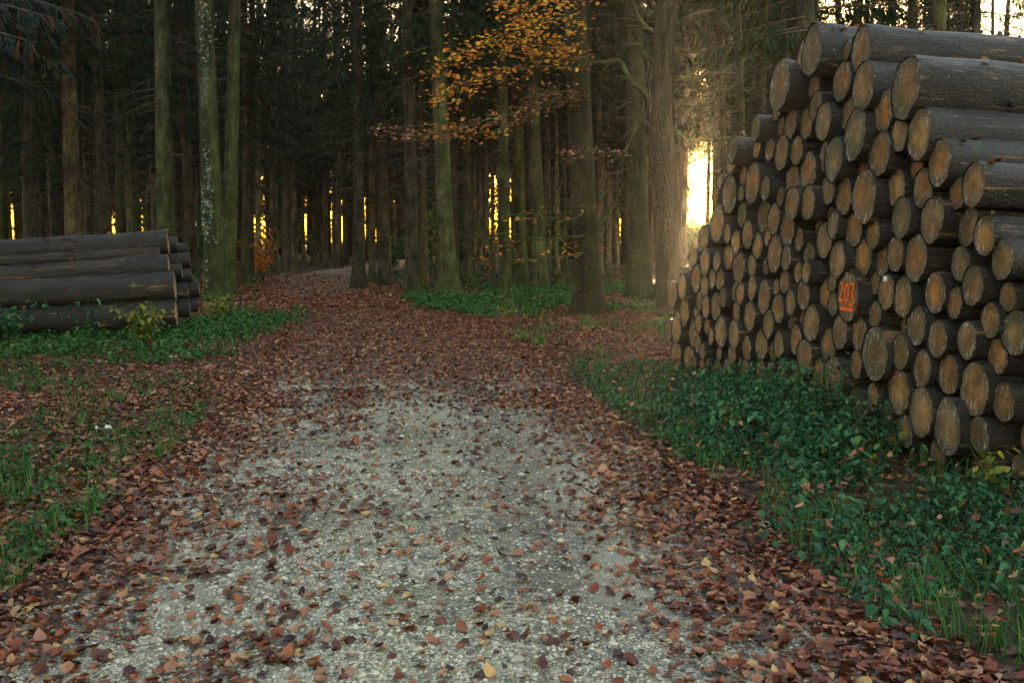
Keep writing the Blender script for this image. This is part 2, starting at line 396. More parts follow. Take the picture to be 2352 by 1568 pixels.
# ------------------------------------------------------------------ setting: ground and path
def grid_axis(lo, hi, near, far, c=0, spread=14):
    a = [c]; 
    while a[-1] < hi: a.append(a[-1] + near + (far-near)*min(1, (abs(a[-1]-c)/spread)**2*.05))
    b = [c]
    while b[-1] > lo: b.append(b[-1] - near - (far-near)*min(1, (abs(b[-1]-c)/spread)**2*.05))
    return np.array(sorted(set(b[1:] + a)))
gx = grid_axis(-230, 230, .16, 12, 0, 10); gy = grid_axis(-60, 250, .16, 12, 8, 12)
X, Y = np.meshgrid(gx, gy); Z = H(X, Y)
ny, nx = X.shape
idx = np.arange(nx*ny).reshape(ny, nx)
mesh_obj('forest_floor', np.stack([X, Y, Z], -1).reshape(-1, 3),
         [np.stack([idx[:-1,:-1], idx[:-1,1:], idx[1:,1:], idx[1:,:-1]], -1).reshape(-1, 4)], MAT['ground'])['kind'] = 'structure'
py = np.concatenate([np.arange(-8, 20, .12), np.arange(20, 75, .5)]); k = np.linspace(-1, 1, 31)
YY = np.repeat(py[:, None], 31, 1)
wv = PW*(1 + .18*(fbm(py*.6, py*0+3, 3)-.45))
XX = pathc(YY) + k[None]*wv[:, None]
# the edge dips into the ground so that the sheet never ends on a visible step
ZZ = H(XX, YY) + .006 - .03*(np.abs(k)[None] > .97)
idx = np.arange(XX.size).reshape(XX.shape)
mesh_obj('path', np.stack([XX, YY, ZZ], -1).reshape(-1, 3),
         [np.stack([idx[:-1,:-1], idx[:-1,1:], idx[1:,1:], idx[1:,:-1]], -1).reshape(-1, 4)], MAT['path'])['kind'] = 'structure'

# polygon helper in ground coordinates from pixel outlines
def poly(pts): return np.array([ground(*p)[:2] for p in pts])
def inpoly(x, y, P):
    r = np.zeros(len(x), bool); j = len(P)-1
    for i in range(len(P)):
        xi, yi = P[i]; xj, yj = P[j]
        c = ((yi > y) != (yj > y)) & (x < (xj-xi)*(y-yi)/(yj-yi+1e-12)+xi); r ^= c; j = i
    return r
VERGE = poly([(1290,835),(1330,885),(1420,955),(1500,1015),(1600,1075),(1700,1135),(1790,1200),(1840,1290),(1960,1390),(2130,1475),(2300,1545),(2700,1660),(2900,1300),(2600,1130),(2200,1092),(1900,985),(1545,852),(1420,805)])

# ------------------------------------------------------------------ gravel pebbles near the camera
def pebbles(n):
    y = 2.9 + 7.5*rng.random(n)**1.7; c = pathc(y); x = c + (rng.random(n)*2-1)*PW*1.02
    keep = rng.random(n) < .25 + .75*(fbm(x*1.1+4, y*1.1, 3) > .43); x, y = x[keep], y[keep]; n = len(x)
    s = .0035 + .0065*rng.random(n)**2 + .011*rng.random(n)*(rng.random(n) > .955)
    s *= 1+.05*y
    base = np.array([[1,0,0],[.4,.9,0],[-.6,.75,0],[-1,-.1,0],[-.4,-.9,0],[.6,-.75,0],[.3,.25,.8],[-.4,.1,.75],[.05,-.4,.78]])
    f = np.array([[0,1,6],[1,7,6],[1,2,7],[2,3,7],[3,8,7],[3,4,8],[4,5,8],[5,6,8],[5,0,6],[6,7,8]])
    a = rng.random(n)*6.28; ca, sa = np.cos(a)[:,None], np.sin(a)[:,None]
    jit = 1 + (rng.random((n, 9, 3))-.5)*.5
    b = base[None]*jit
    bx = b[...,0]*1.25; V = np.stack([bx*ca-b[...,1]*sa, bx*sa+b[...,1]*ca, b[...,2]*.8-.15], -1)*s[:,None,None]
    V[...,0] += x[:,None]; V[...,1] += y[:,None]; V[...,2] += (H(x, y)+.006)[:,None]
    ff = (np.arange(n)*9)[:,None,None] + f[None]
    o = mesh_obj('gravel', V.reshape(-1,3), [ff.reshape(-1,3)], MAT['stone'], None, False, {'rnd': np.repeat(rng.random(n), 9)})
    tag(o, 'pale beige gravel stones scattered over the middle of the forest path', 'gravel', None, 'stuff')
pebbles(70000)

# ------------------------------------------------------------------ fallen leaves
def litter():
    mb = MB()
    def batch(n, y0, y1, pw, x0, x1):
        y = y0 + (y1-y0)*rng.random(n)**pw; x = x0 + (x1-x0)*rng.random(n)
        # only inside the view (plus a margin)
        ok = np.abs(x) < .56*y + 1.2; x, y = x[ok], y[ok]
        s = (x-pathc(y))/PW; a = np.abs(s + .10*(fbm(x*.8, y*.8, 2)-.4)*6*.4)
        side = sst(.48, .98, a)
        side = np.where(s > 0, sst(.42, .85, a), side)
        far = sst(8.6, 12.0, y)*(1-.62*sst(20, 30, y))
        pat = sst(.36, .62, fbm(x*1.3+30, y*1.3, 3))
        d = np.maximum(.095+.32*pat*sst(.05, .6, a), np.maximum(side*(.75+.25*pat), far))
        d = np.maximum(d, np.exp(-((s+.40)/.15)**2)*.62*sst(.38, .6, fbm(x*1.1+70, y*.6, 3)))
        left = (s < -1.15); d = np.where(left, .55+.4*sst(.4, .55, fbm(x*.7+8, y*.7, 3)), d)
        v = inpoly(x, y, VERGE); d = np.where(v, .22, d)
        d = np.where((s > 1.3) & ~v & (y > 12), .75*(1-.7*sst(22, 32, y)), d)
        d = np.where(y > 34, d*.5, d)
        k = rng.random(len(x)) < d; x, y = x[k], y[k]
        P = np.stack([x, y, H(x, y)+.012+.02*rng.random(len(x))*np.clip(d[k]*1.5,0,1)], -1)
        return P
    P = batch(115000, 2.7, 10, 1.25, -6, 6.5); 
    add_leaves(mb, P, .022, .070, .28, width=.62, fold=.4, curl=.9)
    P = batch(150000, 9, 22, 1.2, -9, 9)
    add_leaves(mb, P, .030, .064, .30, width=.66, fold=.4, curl=.7)
    P = batch(60000, 21.5, 40, 1.1, -12.5, 3)
    add_leaves(mb, P, .06, .10, .3, width=.7, fold=.3, curl=.5)
    P = batch(22000, 21, 45, 1.2, -18, 16)
    add_leaves(mb, P, .07, .12, .3, width=.7, fold=.3, curl=.5)
    o = mb.build('fallen_leaves', MAT['litter']); tag(o, 'wet brown beech leaves lying thickly along and across the path', 'leaf litter', None, 'stuff')
litter()

# ------------------------------------------------------------------ the tall log pile on the right
P1 = ground(2200, 1090)[:2]; P2 = ground(1545, 850)[:2]
DW = (P2-P1)/np.linalg.norm(P2-P1)                       # along the pile, away from the camera
AX = np.array([DW[1], -DW[0]])                           # log axis, to the right
if AX[0] < 0: AX = -AX
def wall(us, vs):                                        # pixel on the 4096 grid -> (s, z, scale m per px of 4096)
    d = ray(us*2352/4096, vs*2352/4096)
    # P1 + s*DW ; solve t*d.xy = P1 + s*DW
    A = np.array([[d[0], -DW[0]], [d[1], -DW[1]]]); t, s = np.linalg.solve(A, P1)
    dep = t*d[1]*cp + (t*d[2])*(-sp)
    return s, CAMZ + t*d[2], dep/F*2352/4096
T = {1:(2900,100),2:(3496,100),3:(2900,650),4:(3496,650),5:(2600,1000),6:(3100,1200),7:(3496,1200),8:(3296,1450)}
# tile, cx, cy, half height, tint (p pale, o orange, b brown, g grey, d dark), protrusion
LOGS = [
(1,685,610,262,'b',.30),(1,843,380,165,'p',.02),(1,990,310,258,'g',.32),(1,945,650,150,'b',-.12),(1,1250,600,210,'o',.05),(1,1440,350,238,'o',.0),(1,1520,640,255,'p',.22),
(1,985,860,160,'b',.05),(1,1075,1010,200,'p',.2),(1,675,1040,160,'o',.0),(1,835,1050,160,'o',-.05),(1,1300,1000,172,'b',.0),(1,420,1090,135,'d',.3),(1,575,1090,108,'b',-.08),
(1,1450,1170,270,'g',.25),(1,600,1370,180,'o',.02),(1,785,1350,158,'p',.0),(1,490,1300,128,'b',.0),(1,200,1310,138,'d',.4),(1,925,1530,210,'o',-.02),(1,1120,1410,228,'g',.22),(1,1030,1450,180,'b',-.1),
(2,420,715,318,'o',.28),(2,160,870,222,'o',.12),(2,560,1180,262,'p',.28),(2,765,1408,242,'o',.25),(2,275,1215,185,'p',.18),(2,110,1336,240,'o',.16),(4,420,120,150,'o',-.1),
(3,685,220,175,'b',-.1),(3,755,310,185,'o',.2),(3,945,385,185,'p',.2),(3,1095,350,160,'g',.05),(3,1245,360,198,'o',.06),(3,1420,110,140,'o',-.15),(3,1523,353,280,'o',.2),
(3,670,600,185,'o',.0),(3,535,620,165,'o',.0),(3,470,270,130,'b',.15),(3,600,330,105,'b',.0),(3,1095,740,195,'p',.0),(3,1170,715,145,'g',.14),(3,1355,620,200,'o',.0),(3,970,660,105,'o',-.2),
(3,1240,1040,192,'p',.2),(3,1405,950,195,'o',.02),(3,665,980,138,'b',.1),(3,520,930,198,'o',.02),(3,350,850,138,'o',.0),(3,240,760,148,'o',.0),(3,430,830,98,'o',-.05),(3,770,820,120,'b',.0),
(3,860,1000,148,'b',-.05),(3,915,1080,122,'p',.3),(3,640,1240,130,'b',.05),(3,775,1130,115,'o',.0),(3,860,1390,168,'b',.12),(3,1420,1420,262,'o',.22),(3,1060,1350,165,'p',-.05),(3,1120,1260,108,'g',.1),
(3,1170,1470,130,'g',.12),(3,405,1400,175,'o',.04),(3,325,1310,128,'p',.06),(3,195,1370,120,'o',.12),(3,730,1490,138,'g',.1),(3,285,1100,118,'b',.0),(3,140,1080,165,'o',.0),(3,110,860,130,'o',-.02),
(4,550,250,212,'o',.12),(4,250,310,205,'p',.0),(4,930,285,172,'o',.12),(4,1165,240,235,'p',.3),(4,335,560,218,'g',.18),(4,710,600,243,'p',.25),(4,1060,690,208,'g',.06),(4,1225,755,213,'p',.24),
(4,1465,1000,214,'p',.28),(4,25,690,168,'p',.12),(4,80,1000,158,'b',-.02),(4,280,970,190,'p',.1),(4,440,990,243,'o',.16),(4,950,1070,193,'g',.08),(4,1130,1270,212,'o',.24),(4,130,1350,190,'p',.06),
(4,320,1395,205,'p',.16),(4,700,1365,218,'o',.12),(4,885,1455,160,'o',.14),(4,1425,1420,158,'o',.08),(4,10,1240,135,'p',-.06),(7,50,140,145,'b',.06),
(5,290,460,138,'b',.2),(5,375,390,128,'p',.15),(5,350,660,148,'p',.02),(5,285,800,148,'p',.04),(5,210,830,118,'b',.0),(5,430,880,140,'o',-.1),(5,560,380,118,'o',.0),(5,530,500,105,'b',-.02),(5,600,600,118,'o',.04),
(5,520,770,95,'p',.06),(5,600,770,90,'o',.0),(5,755,490,108,'b',.08),(5,695,580,145,'b',.02),(5,645,890,90,'p',.05),(5,505,980,98,'b',.02),(5,560,1050,88,'p',.08),(5,755,850,168,'p',.06),(5,905,880,148,'p',.1),
(5,900,640,100,'b',.0),(5,740,320,118,'b',.02),(5,650,300,108,'b',.0),(5,700,130,110,'b',.0),(5,570,150,145,'o',.0),(5,480,300,140,'o',.0),(5,975,450,128,'o',.1),(5,1110,410,108,'p',.0),(5,1190,530,198,'o',.05),
(5,1065,690,155,'o',.08),(5,1245,790,150,'b',.08),(5,1180,980,170,'p',.0),(5,1015,1030,130,'b',.02),(5,1265,1060,98,'o',-.02),(5,1410,990,140,'p',.2),(5,1375,630,155,'o',.1),(5,1500,590,148,'g',.1),(5,1480,800,100,'b',-.05),
(5,1010,1260,120,'o',.05),(5,1155,1230,128,'o',.0),(5,1270,1260,120,'b',.02),(5,1440,1270,150,'b',.06),(5,860,1090,110,'b',.0),(5,720,1080,78,'b',.0),(5,460,1180,78,'b',.0),(5,600,1180,60,'b',.0),(5,900,1160,58,'o',-.1),
(5,1060,200,118,'b',.0),(5,930,200,140,'o',.0),
(6,245,370,153,'o',.06),(6,440,280,198,'p',.14),(6,335,210,118,'o',-.05),(6,180,260,100,'o',-.08),(6,345,640,190,'o',.18),(6,260,700,158,'p',.02),(6,510,695,163,'o',.16),(6,700,815,238,'g',.28),(6,620,370,188,'o',.04),
(6,710,370,188,'b',.14),(6,905,650,148,'o',.14),(6,935,350,183,'p',.1),(6,1100,520,290,'d',.24),(6,1345,515,188,'p',.22),(6,1075,140,138,'b',.06),(6,555,1110,173,'p',.2),(6,900,1095,198,'b',.18),(6,1105,1070,150,'p',.1),
(6,1305,950,248,'p',.12),(6,790,1310,148,'b',.02),(6,1190,1260,148,'b',.04),(6,1410,1330,183,'b',.14),(6,130,760,168,'b',.1),(6,1130,870,90,'b',-.12),
(7,500,300,205,'g',.18),(7,745,400,200,'o',.2),(7,1080,420,200,'p',.24),(7,1310,230,190,'p',.15),(7,1510,370,245,'g',.18),(7,565,720,198,'o',.16),(7,885,800,215,'o',.14),(7,1140,890,285,'p',.2),(7,1305,620,198,'o',.06),
(7,1405,1040,205,'o',.2),(7,575,1210,262,'p',.22),(7,890,1290,292,'g',.32),(7,1190,1390,198,'d',.26),
(8,1230,970,170,'p',.1),(8,760,950,150,'b',.04),(8,1030,1060,112,'b',.0),(8,1740,1080,125,'b',.08),(8,2040,1080,130,'b',.02),(8,500,650,98,'d',-.02)]
C = []                                                    # s, z, r, tint, protrusion, special
for (t, cx, cy, hh, ti, pr) in LOGS:
    us = T[t][0]+cx*.3827; vs = T[t][1]+cy*.3827
    s, z, k = wall(us, vs)
    sp_ = 'number' if (t, cx) == (3, 1420) and cy == 1420 else 'tag' if (t, cx) == (4, 130) else 'big' if (t, cx) == (7, 890) else ''
    C.append([s, z, hh*.3827*k, ti, pr, sp_])
s_ = np.array([c[0] for c in C]); z_ = np.array([c[1] for c in C]); r_ = np.array([c[2] for c in C])
keep = []
for i in range(len(C)):
    if all(math.hypot(s_[i]-s_[j], z_[i]-z_[j]) > .55*max(r_[i], r_[j]) for j in keep): keep.append(i)
C = [C[i] for i in keep]; s_, z_, r_ = s_[keep], z_[keep], r_[keep]*.97
s0, z0 = s_.copy(), z_.copy()
for it in range(160):
    ds = s_[:,None]-s_[None]; dz = z_[:,None]-z_[None]; d = np.hypot(ds, dz)+np.eye(len(s_))
    ov = np.clip((r_[:,None]+r_[None])*.985-d, 0, None); np.fill_diagonal(ov, 0)
    w = (r_[None]**2)/(r_[:,None]**2+r_[None]**2)
    s_ += .5*(ov*ds/d*w).sum(1) + .01*(s0-s_); z_ += .5*(ov*dz/d*w).sum(1) + .01*(z0-z_)
    if it % 8 == 7: r_ *= np.where((ov > .02).any(1), .993, 1)
    z_ = np.maximum(z_, r_*.9)
r_ = r_*1.06
for i, c in enumerate(C): c[0], c[1], c[2] = s_[i], z_[i], r_[i]
# outline of the stack in (s, z): fill the gaps between the ends that were measured
OUT = [wall(*p)[:2] for p in [(2690,1115),(2728,1055),(2775,940),(2828,830),(2878,680),(2935,560),(3040,545),(3135,260),(3230,150),(3300,125),(3400,160),(3560,300),(3660,260),(3760,480),(3830,600),(3990,720),(4090,900)]]
OUT = [(OUT[0][0]+.1, 0.)] + OUT + [(OUT[-1][0]-.5, 1.1), (OUT[-1][0]-1.1, .5), (OUT[-1][0]-1.3, 0.)]
OUT = np.array(OUT)
for rmin in (.15, .12, .09, .062):
    for it in range(14):
        cs = OUT[:,0].min()+rng.random(1500)*np.ptp(OUT[:,0]); cz = rng.random(1500)*OUT[:,1].max()
        ok = inpoly(cs, cz, OUT); cs, cz = cs[ok], cz[ok]
        S = np.array([c[0] for c in C]); Zz = np.array([c[1] for c in C]); R = np.array([c[2] for c in C])
        dd = (np.hypot(cs[:,None]-S[None], cz[:,None]-Zz[None])-R[None]).min(1); dd = np.minimum(dd, cz)
        # keep away from the sloping outline
        A = OUT; B = np.roll(OUT, -1, 0); e = B-A; q = np.stack([cs, cz], -1)
        tt = np.clip(((q[:,None]-A[None])*e[None]).sum(-1)/((e**2).sum(-1)[None]+1e-9), 0, 1)
        de = np.linalg.norm(q[:,None]-(A[None]+tt[...,None]*e[None]), axis=-1).min(1)
        dd = np.minimum(dd, np.maximum(de, 0)*1.02+.01)
        i = int(np.argmax(dd))
        for i in np.argsort(-dd)[:1]:
            if dd[i] > rmin: C.append([cs[i], cz[i], min(dd[i]*1.06, .2), random.choice('oobbpg'), random.uniform(-.16, .02), ''])
NLOG = len(C)

NV = 10; NSEG = 32
def log_variant(i, L=4.6, far=.78):
    r = np.random.default_rng(100+i); th = np.linspace(0, 2*np.pi, NSEG, endpoint=False)
    amp = (.055 if i < 7 else .09)
    out = 1 + sum(amp/k*np.cos(k*th+r.random()*6.28)*r.random()*1.5 for k in (2, 3, 5, 7))
    xs = np.concatenate([[-.004, .0, .03, .12], np.linspace(.35, L, 22)])
    V = []
    bend = (r.random(2)-.5)*.22
    for j, x in enumerate(xs):
        f = 1-(1-far)*x/L
        rr = out*f*(1+.03*(r.random(NSEG)-.5)*2 + .025*np.sin(x*3+th*2+i) + .03*np.sin(x*7+i*2)*np.cos(th-i) + .05*r.random()*np.exp(-((th-r.random()*6.28)/.35)**2))
        if j == 0: rr = rr*.985
        xx = x + ((r.random(NSEG)-.5)*.014 if j == 0 else 0)
        V.append(np.stack([np.full(NSEG, x)+ (xx-x), np.cos(th)*rr+bend[0]*(x/L)**2*3, np.sin(th)*rr+bend[1]*(x/L)**2*3], -1))
    V = np.concatenate(V); m = len(xs)
    a = np.arange(m-1)[:,None]*NSEG; j = np.arange(NSEG)[None]; k = (j+1) % NSEG
    f4 = np.stack([a+j, a+NSEG+j, a+NSEG+k, a+k], -1).reshape(-1, 4)
    bm = V[-NSEG:]; Vs = [V]; F3 = []; nv = len(V)
    for q in range(16):                                   # broken branch stubs
        x0 = r.uniform(.15, L-.2); t0 = r.random()*6.28; f = 1-(1-far)*x0/L; h = r.uniform(.06, .2); a6 = np.arange(7)/7*6.283
        w1, w2 = r.uniform(.012, .028), r.uniform(.06, .13)
        ring = lambda k, rr: np.stack([x0+np.cos(a6)*w1*k, np.cos(t0)*rr-np.sin(t0)*np.sin(a6)*w2*k+bend[0]*(x0/L)**2*3, np.sin(t0)*rr+np.cos(t0)*np.sin(a6)*w2*k+bend[1]*(x0/L)**2*3], -1)
        Vs += [ring(1.6, f*.95), ring(1.0, f+h*.4), ring(.8, f+h), ring(.01, f+h*.9)]
        for e in range(3):
            b = nv+e*7; i0 = np.arange(7); i1 = (i0+1) % 7
            F3.append(np.stack([b+i0, b+i1, b+7+i1], -1)); F3.append(np.stack([b+i0, b+7+i1, b+7+i0], -1))
        nv += 28
    bk = mesh_obj('bark', np.concatenate(Vs), [f4]+F3, MAT['logbark'], link=False)
    rings = [.0, .25, .5, .72, .88, .965]
    FV = [np.array([[0, 0, 0]])]; RA = [np.zeros(1)]
    for q in rings[1:]:
        FV.append(np.stack([(r.random(NSEG)-.5)*.006+.004, np.cos(th)*out*q, np.sin(th)*out*q], -1)); RA.append(np.full(NSEG, q))
    FV = np.concatenate(FV); RA = np.concatenate(RA)
    f3 = np.stack([np.zeros(NSEG, int), 1+(np.arange(NSEG)+1) % NSEG, 1+np.arange(NSEG)], -1)
    a = 1+np.arange(len(rings)-2)[:,None]*NSEG
    f4 = np.stack([a+j, a+k, a+NSEG+k, a+NSEG+j], -1).reshape(-1, 4)
    fc = mesh_obj('cut_face', FV, [f3, f4], MAT['cut'], link=False, attrs={'rad': RA})
    # sawn small end
    ev = np.concatenate([[[L, *bm.mean(0)[1:]]], bm+[.001, 0, 0]]); 
    e3 = np.stack([np.zeros(NSEG, int), 1+np.arange(NSEG), 1+(np.arange(NSEG)+1) % NSEG], -1)
    fe = mesh_obj('small_end', ev, [e3], MAT['cut'], link=False, attrs={'rad': np.concatenate([[0], np.full(NSEG, .9)])})
    return bk, fc, fe
VAR = [log_variant(i) for i in range(NV)]
TINT = {'p': (1.25, 1.10, .84, .85), 'o': (1.22, .86, .5, .9), 'b': (.74, .6, .42, 1.0), 'g': (.86, .87, .86, 1.2), 'd': (.45, .45, .4, 1.2)}
TN = {'p': 'pale', 'o': 'orange-brown', 'b': 'dull brown', 'g': 'grey-rimmed', 'd': 'dark weathered'}
def ordw(n):
    w = ['zeroth','first','second','third','fourth','fifth','sixth','seventh','eighth','ninth','tenth','eleventh','twelfth']
    if n < len(w): return w[n]
    return '%d%s' % (n, 'th' if 10 < n % 100 < 14 else {1:'st',2:'nd',3:'rd'}.get(n % 10, 'th'))
# layers for the labels
order = sorted(range(NLOG), key=lambda i: C[i][1])
lay = {}
zb = .30
for i in range(NLOG): lay.setdefault(int(C[i][1]/zb), []).append(i)
LAB = {}
for L_, ids in lay.items():
    ids.sort(key=lambda i: -C[i][0])                       # left to right in the picture
    nn = len(ids)
    for q, i in enumerate(ids):
        size = 'thick' if C[i][2] > .2 else 'thin' if C[i][2] < .13 else 'medium'
        where = ('leftmost' if q == 0 else 'rightmost' if q == nn-1 else
                 ordw(q+1)+' from the left' if q < nn/2 else ordw(nn-q)+' from the right')
        LAB[i] = f"{size} {TN[C[i][3]]} log end, {where} in the {ordw(L_+1)} layer up, tall pile"
yaw = math.atan2(AX[1], AX[0])
top_pts = []
for i, (s, z, r, ti, pr, spc) in enumerate(C):
    dz = .0 + .055*min(1, z/3.2)                          # the upper logs sag towards their thin ends
    fwd = -AX*pr*.32
    base = P1 + s*DW + fwd
    gz = float(H(base[0], base[1]))*.5
    root = empty('log', (base[0], base[1], z+gz*0), Euler((0, dz + random.uniform(-.006, .006), yaw - rad(8)*min(1, max(0, 1-s/5.5)) + random.uniform(-.012, .012))))
    vi = 9 if spc == 'big' else random.randrange(NV)
    roll = random.random()*6.28; j = random.uniform(.8, 1.12); ln = random.uniform(.9, 1.05)
    tc = TINT[ti]
    for src, nm in zip(VAR[vi], ('bark', 'cut_face', 'small_end')):
        if nm == 'small_end' and z < 2.0: continue
        o = link_copy(src, nm, root); o.scale = (ln, r, r); o.rotation_euler = (roll, 0, 0)
        o.color = (tc[0]*j, tc[1]*j, tc[2]*j, tc[3])
    lab = LAB[i]
    if spc == 'number': lab = 'thick log end with the number 203 sprayed on it in orange paint'
    if spc == 'tag': lab = 'log end with a tiny white tag, right of the log painted 203'
    if spc == 'big': lab = 'biggest log end low in the tall pile, ragged outline with pale flecks'
    tag(root, lab, 'log', 'logs stacked in the tall pile on the right')
    C[i].append(root); C[i].append(dz); C[i].append(base)
    if spc == 'number':
        mb = MB()
        def ribbon(pts, w):
            p = np.array(pts, float); t = np.gradient(p, axis=0); t /= np.linalg.norm(t, axis=1)[:,None]+1e-9
            nrm = np.stack([-t[:,1], t[:,0]], -1); ww = 1.2*w*(.8+.5*rng.random(len(p)))[:,None]
            a = p+nrm*ww/2; b = p-nrm*ww/2
            q = np.concatenate([a, b])*r
            V = np.stack([np.full(len(q), -.007), -q[:,0], q[:,1]], -1); n = len(p); ii = np.arange(n-1)
            mb.add(V, None, np.stack([ii, ii+1, ii+1+n, ii+n], -1))
        def cv(pts, n=22):
            pts = np.array(pts, float); t = np.linspace(0, 1, len(pts)); tt = np.linspace(0, 1, n)
            # Catmull-like smoothing through linear interpolation and averaging
            q = np.stack([np.interp(tt, t, pts[:,0]), np.interp(tt, t, pts[:,1])], -1)
            for _ in range(2): q[1:-1] = (q[:-2]+2*q[1:-1]+q[2:])/4
            return q
        S = 1.0
        ribbon(cv([(-.66,.44),(-.60,.53),(-.47,.54),(-.40,.45),(-.43,.28),(-.54,.08),(-.68,-.14),(-.70,-.17),(-.55,-.165),(-.34,-.15)]), .085)
        ribbon(cv([(-.03,.50),(-.18,.42),(-.23,.20),(-.20,-.05),(-.10,-.20),(.04,-.18),(.13,.02),(.14,.28),(.08,.46),(-.03,.50)], 30), .085)
        ribbon(cv([(.28,.44),(.36,.53),(.52,.54),(.62,.44),(.56,.26),(.40,.16),(.58,.08),(.66,-.06),(.62,-.24),(.46,-.32),(.28,-.29)], 30), .085)
        ribbon(cv([(-.58,-.50),(-.2,-.48),(.3,-.50),(.62,-.49)]), .10)
        mb.build('painted_number', MAT['paint'], root, smooth=False)
    if spc == 'tag':
        bm = MB(); w = .028
        for (yy, zz, ww, hh2, xx, mt, nm) in ((.02, .10, .03, .034, -.012, 'tag', 'number_tag'), (.02, .10, .012, .014, -.0135, 'mark', 'tag_print')):
            v = np.array([[x, yy+a*ww/2, zz+b*hh2/2] for x in (xx, .004) for a, b in ((-1,-1),(1,-1),(1,1),(-1,1))])
            o = mesh_obj(nm, v, [(0,1,2,3),(4,7,6,5),(0,4,5,1),(1,5,6,2),(2,6,7,3),(3,7,4,0)], MAT[mt], root, False)
print('logs', NLOG)
# leaves lying on the logs that are open to the sky
S = np.array([c[0] for c in C]); Zz = np.array([c[1] for c in C]); R = np.array([c[2] for c in C])
lp = []
for i in range(NLOG):
    s, z, r = C[i][:3]
    for q in range(70):
        a = random.uniform(-.9, .9); ss = s+math.sin(a)*r; zz = z+math.cos(a)*r
        cover = (np.abs(S-ss) < R*.95) & (Zz > zz-.02); cover[i] = False
        if cover.any() or z < .6: continue
        x = random.uniform(.05, 3.9)
        rr = r*(1-.22*x/4.6)
        b = P1 + (s+math.sin(a)*rr)*DW + AX*(x-C[i][4]*.32)
        lp.append((b[0], b[1], z-math.tan(C[i][7])*x+math.cos(a)*rr+.012))
mb = MB(); add_leaves(mb, np.array(lp)[rng.random(len(lp)) < .62], .05, .09, .3, width=.62, fold=.4, curl=.8)
tag(mb.build('leaves_on_logs', MAT['litter']), 'brown beech leaves scattered on top of the tall log pile', 'leaf litter', None, 'stuff')

# ------------------------------------------------------------------ the low log pile on the left
tL = rad(13); UL = np.array([math.cos(tL), math.sin(tL)])    # from the hidden ends towards the visible ends
LL = [  # right end px u, v (2352 grid), radius px, distance, length, tint, label
(386,557,29,16.2,6.5,'p','topmost log of the low left pile, slanting up to the right'),
(368,578,15,16.0,6.5,'o','thin split log with yellow wood showing, second from top of low pile'),
(388,610,26,15.9,6.5,'p','third log from the top on the front of the low left pile'),
(402,658,34,15.7,6.5,'p','thickest log of the low left pile, with a ragged pale end'),
(405,718,33,15.6,6.5,'p','bottom front log of the low left pile, half hidden by plants'),
(408,560,17,17.2,5.5,'b','dark log end peeping out right behind the topmost left log'),
(430,572,14,17.6,5.5,'b','small dark log end at the top rear of the low left pile'),
(436,597,17,17.4,5.5,'b','dark log end with pale edge at the rear of the low pile'),
(418,622,18,16.7,5.5,'d','log end deep in shadow behind the third left log'),
(440,632,14,17.2,5.5,'o','small orange log end in the middle rear of the low pile'),
(458,662,21,17.4,5.5,'p','rightmost log end of the low left pile, beside the ivy tree'),
(432,668,19,16.8,5.5,'b','brown log end right of the thickest left log'),
(436,706,21,16.7,5.5,'b','lowest rear log end of the low left pile, near the grass'),
(455,700,16,17.3,5.5,'b','small ground-level log end furthest right in the low pile')]
for k_, (u, v, rp, D, ln, ti, lab) in enumerate(LL):
    p = at_depth(u, v, D); r = rp*D/F
    rise = .062 if k_ in (0, 1, 2) else .04
    root = empty('log', p, Euler((0, -rise*-1.0, math.pi + tL + random.uniform(-.01, .01))))
    vi = 8 if k_ == 3 else random.randrange(7); roll = random.random()*6.28; tc = TINT[ti]
    for src, nm in zip(VAR[vi], ('bark', 'cut_face')):
        o = link_copy(src, nm, root); o.scale = (ln/4.6, r, r); o.rotation_euler = (roll, 0, 0); o.color = (*[x*1.1 for x in tc[:3]], tc[3]*.9)
    tag(root, lab, 'log', 'logs stacked in the low pile on the left')

mb = MB(); lp = []
for (u, v, rp, D, ln, ti, lab) in LL[:5]:
    p = at_depth(u, v, D); r = rp*D/F
    for q in range(16 if v < 570 else 9):
        x = random.uniform(.05, 3.6); a = random.uniform(-.9, .25)
        lp.append((p[0]-math.cos(tL)*x+math.sin(a)*r*.2, p[1]-math.sin(tL)*x+math.sin(a)*r, p[2]+math.cos(a)*r*.98-x*.05))
add_leaves(mb, np.array(lp), .06, .10, .3, width=.62, fold=.4, curl=.8)
tag(mb.build('leaves_on_logs', MAT['litter']), 'a few brown leaves caught on the low left log pile', 'leaf litter', None, 'stuff')

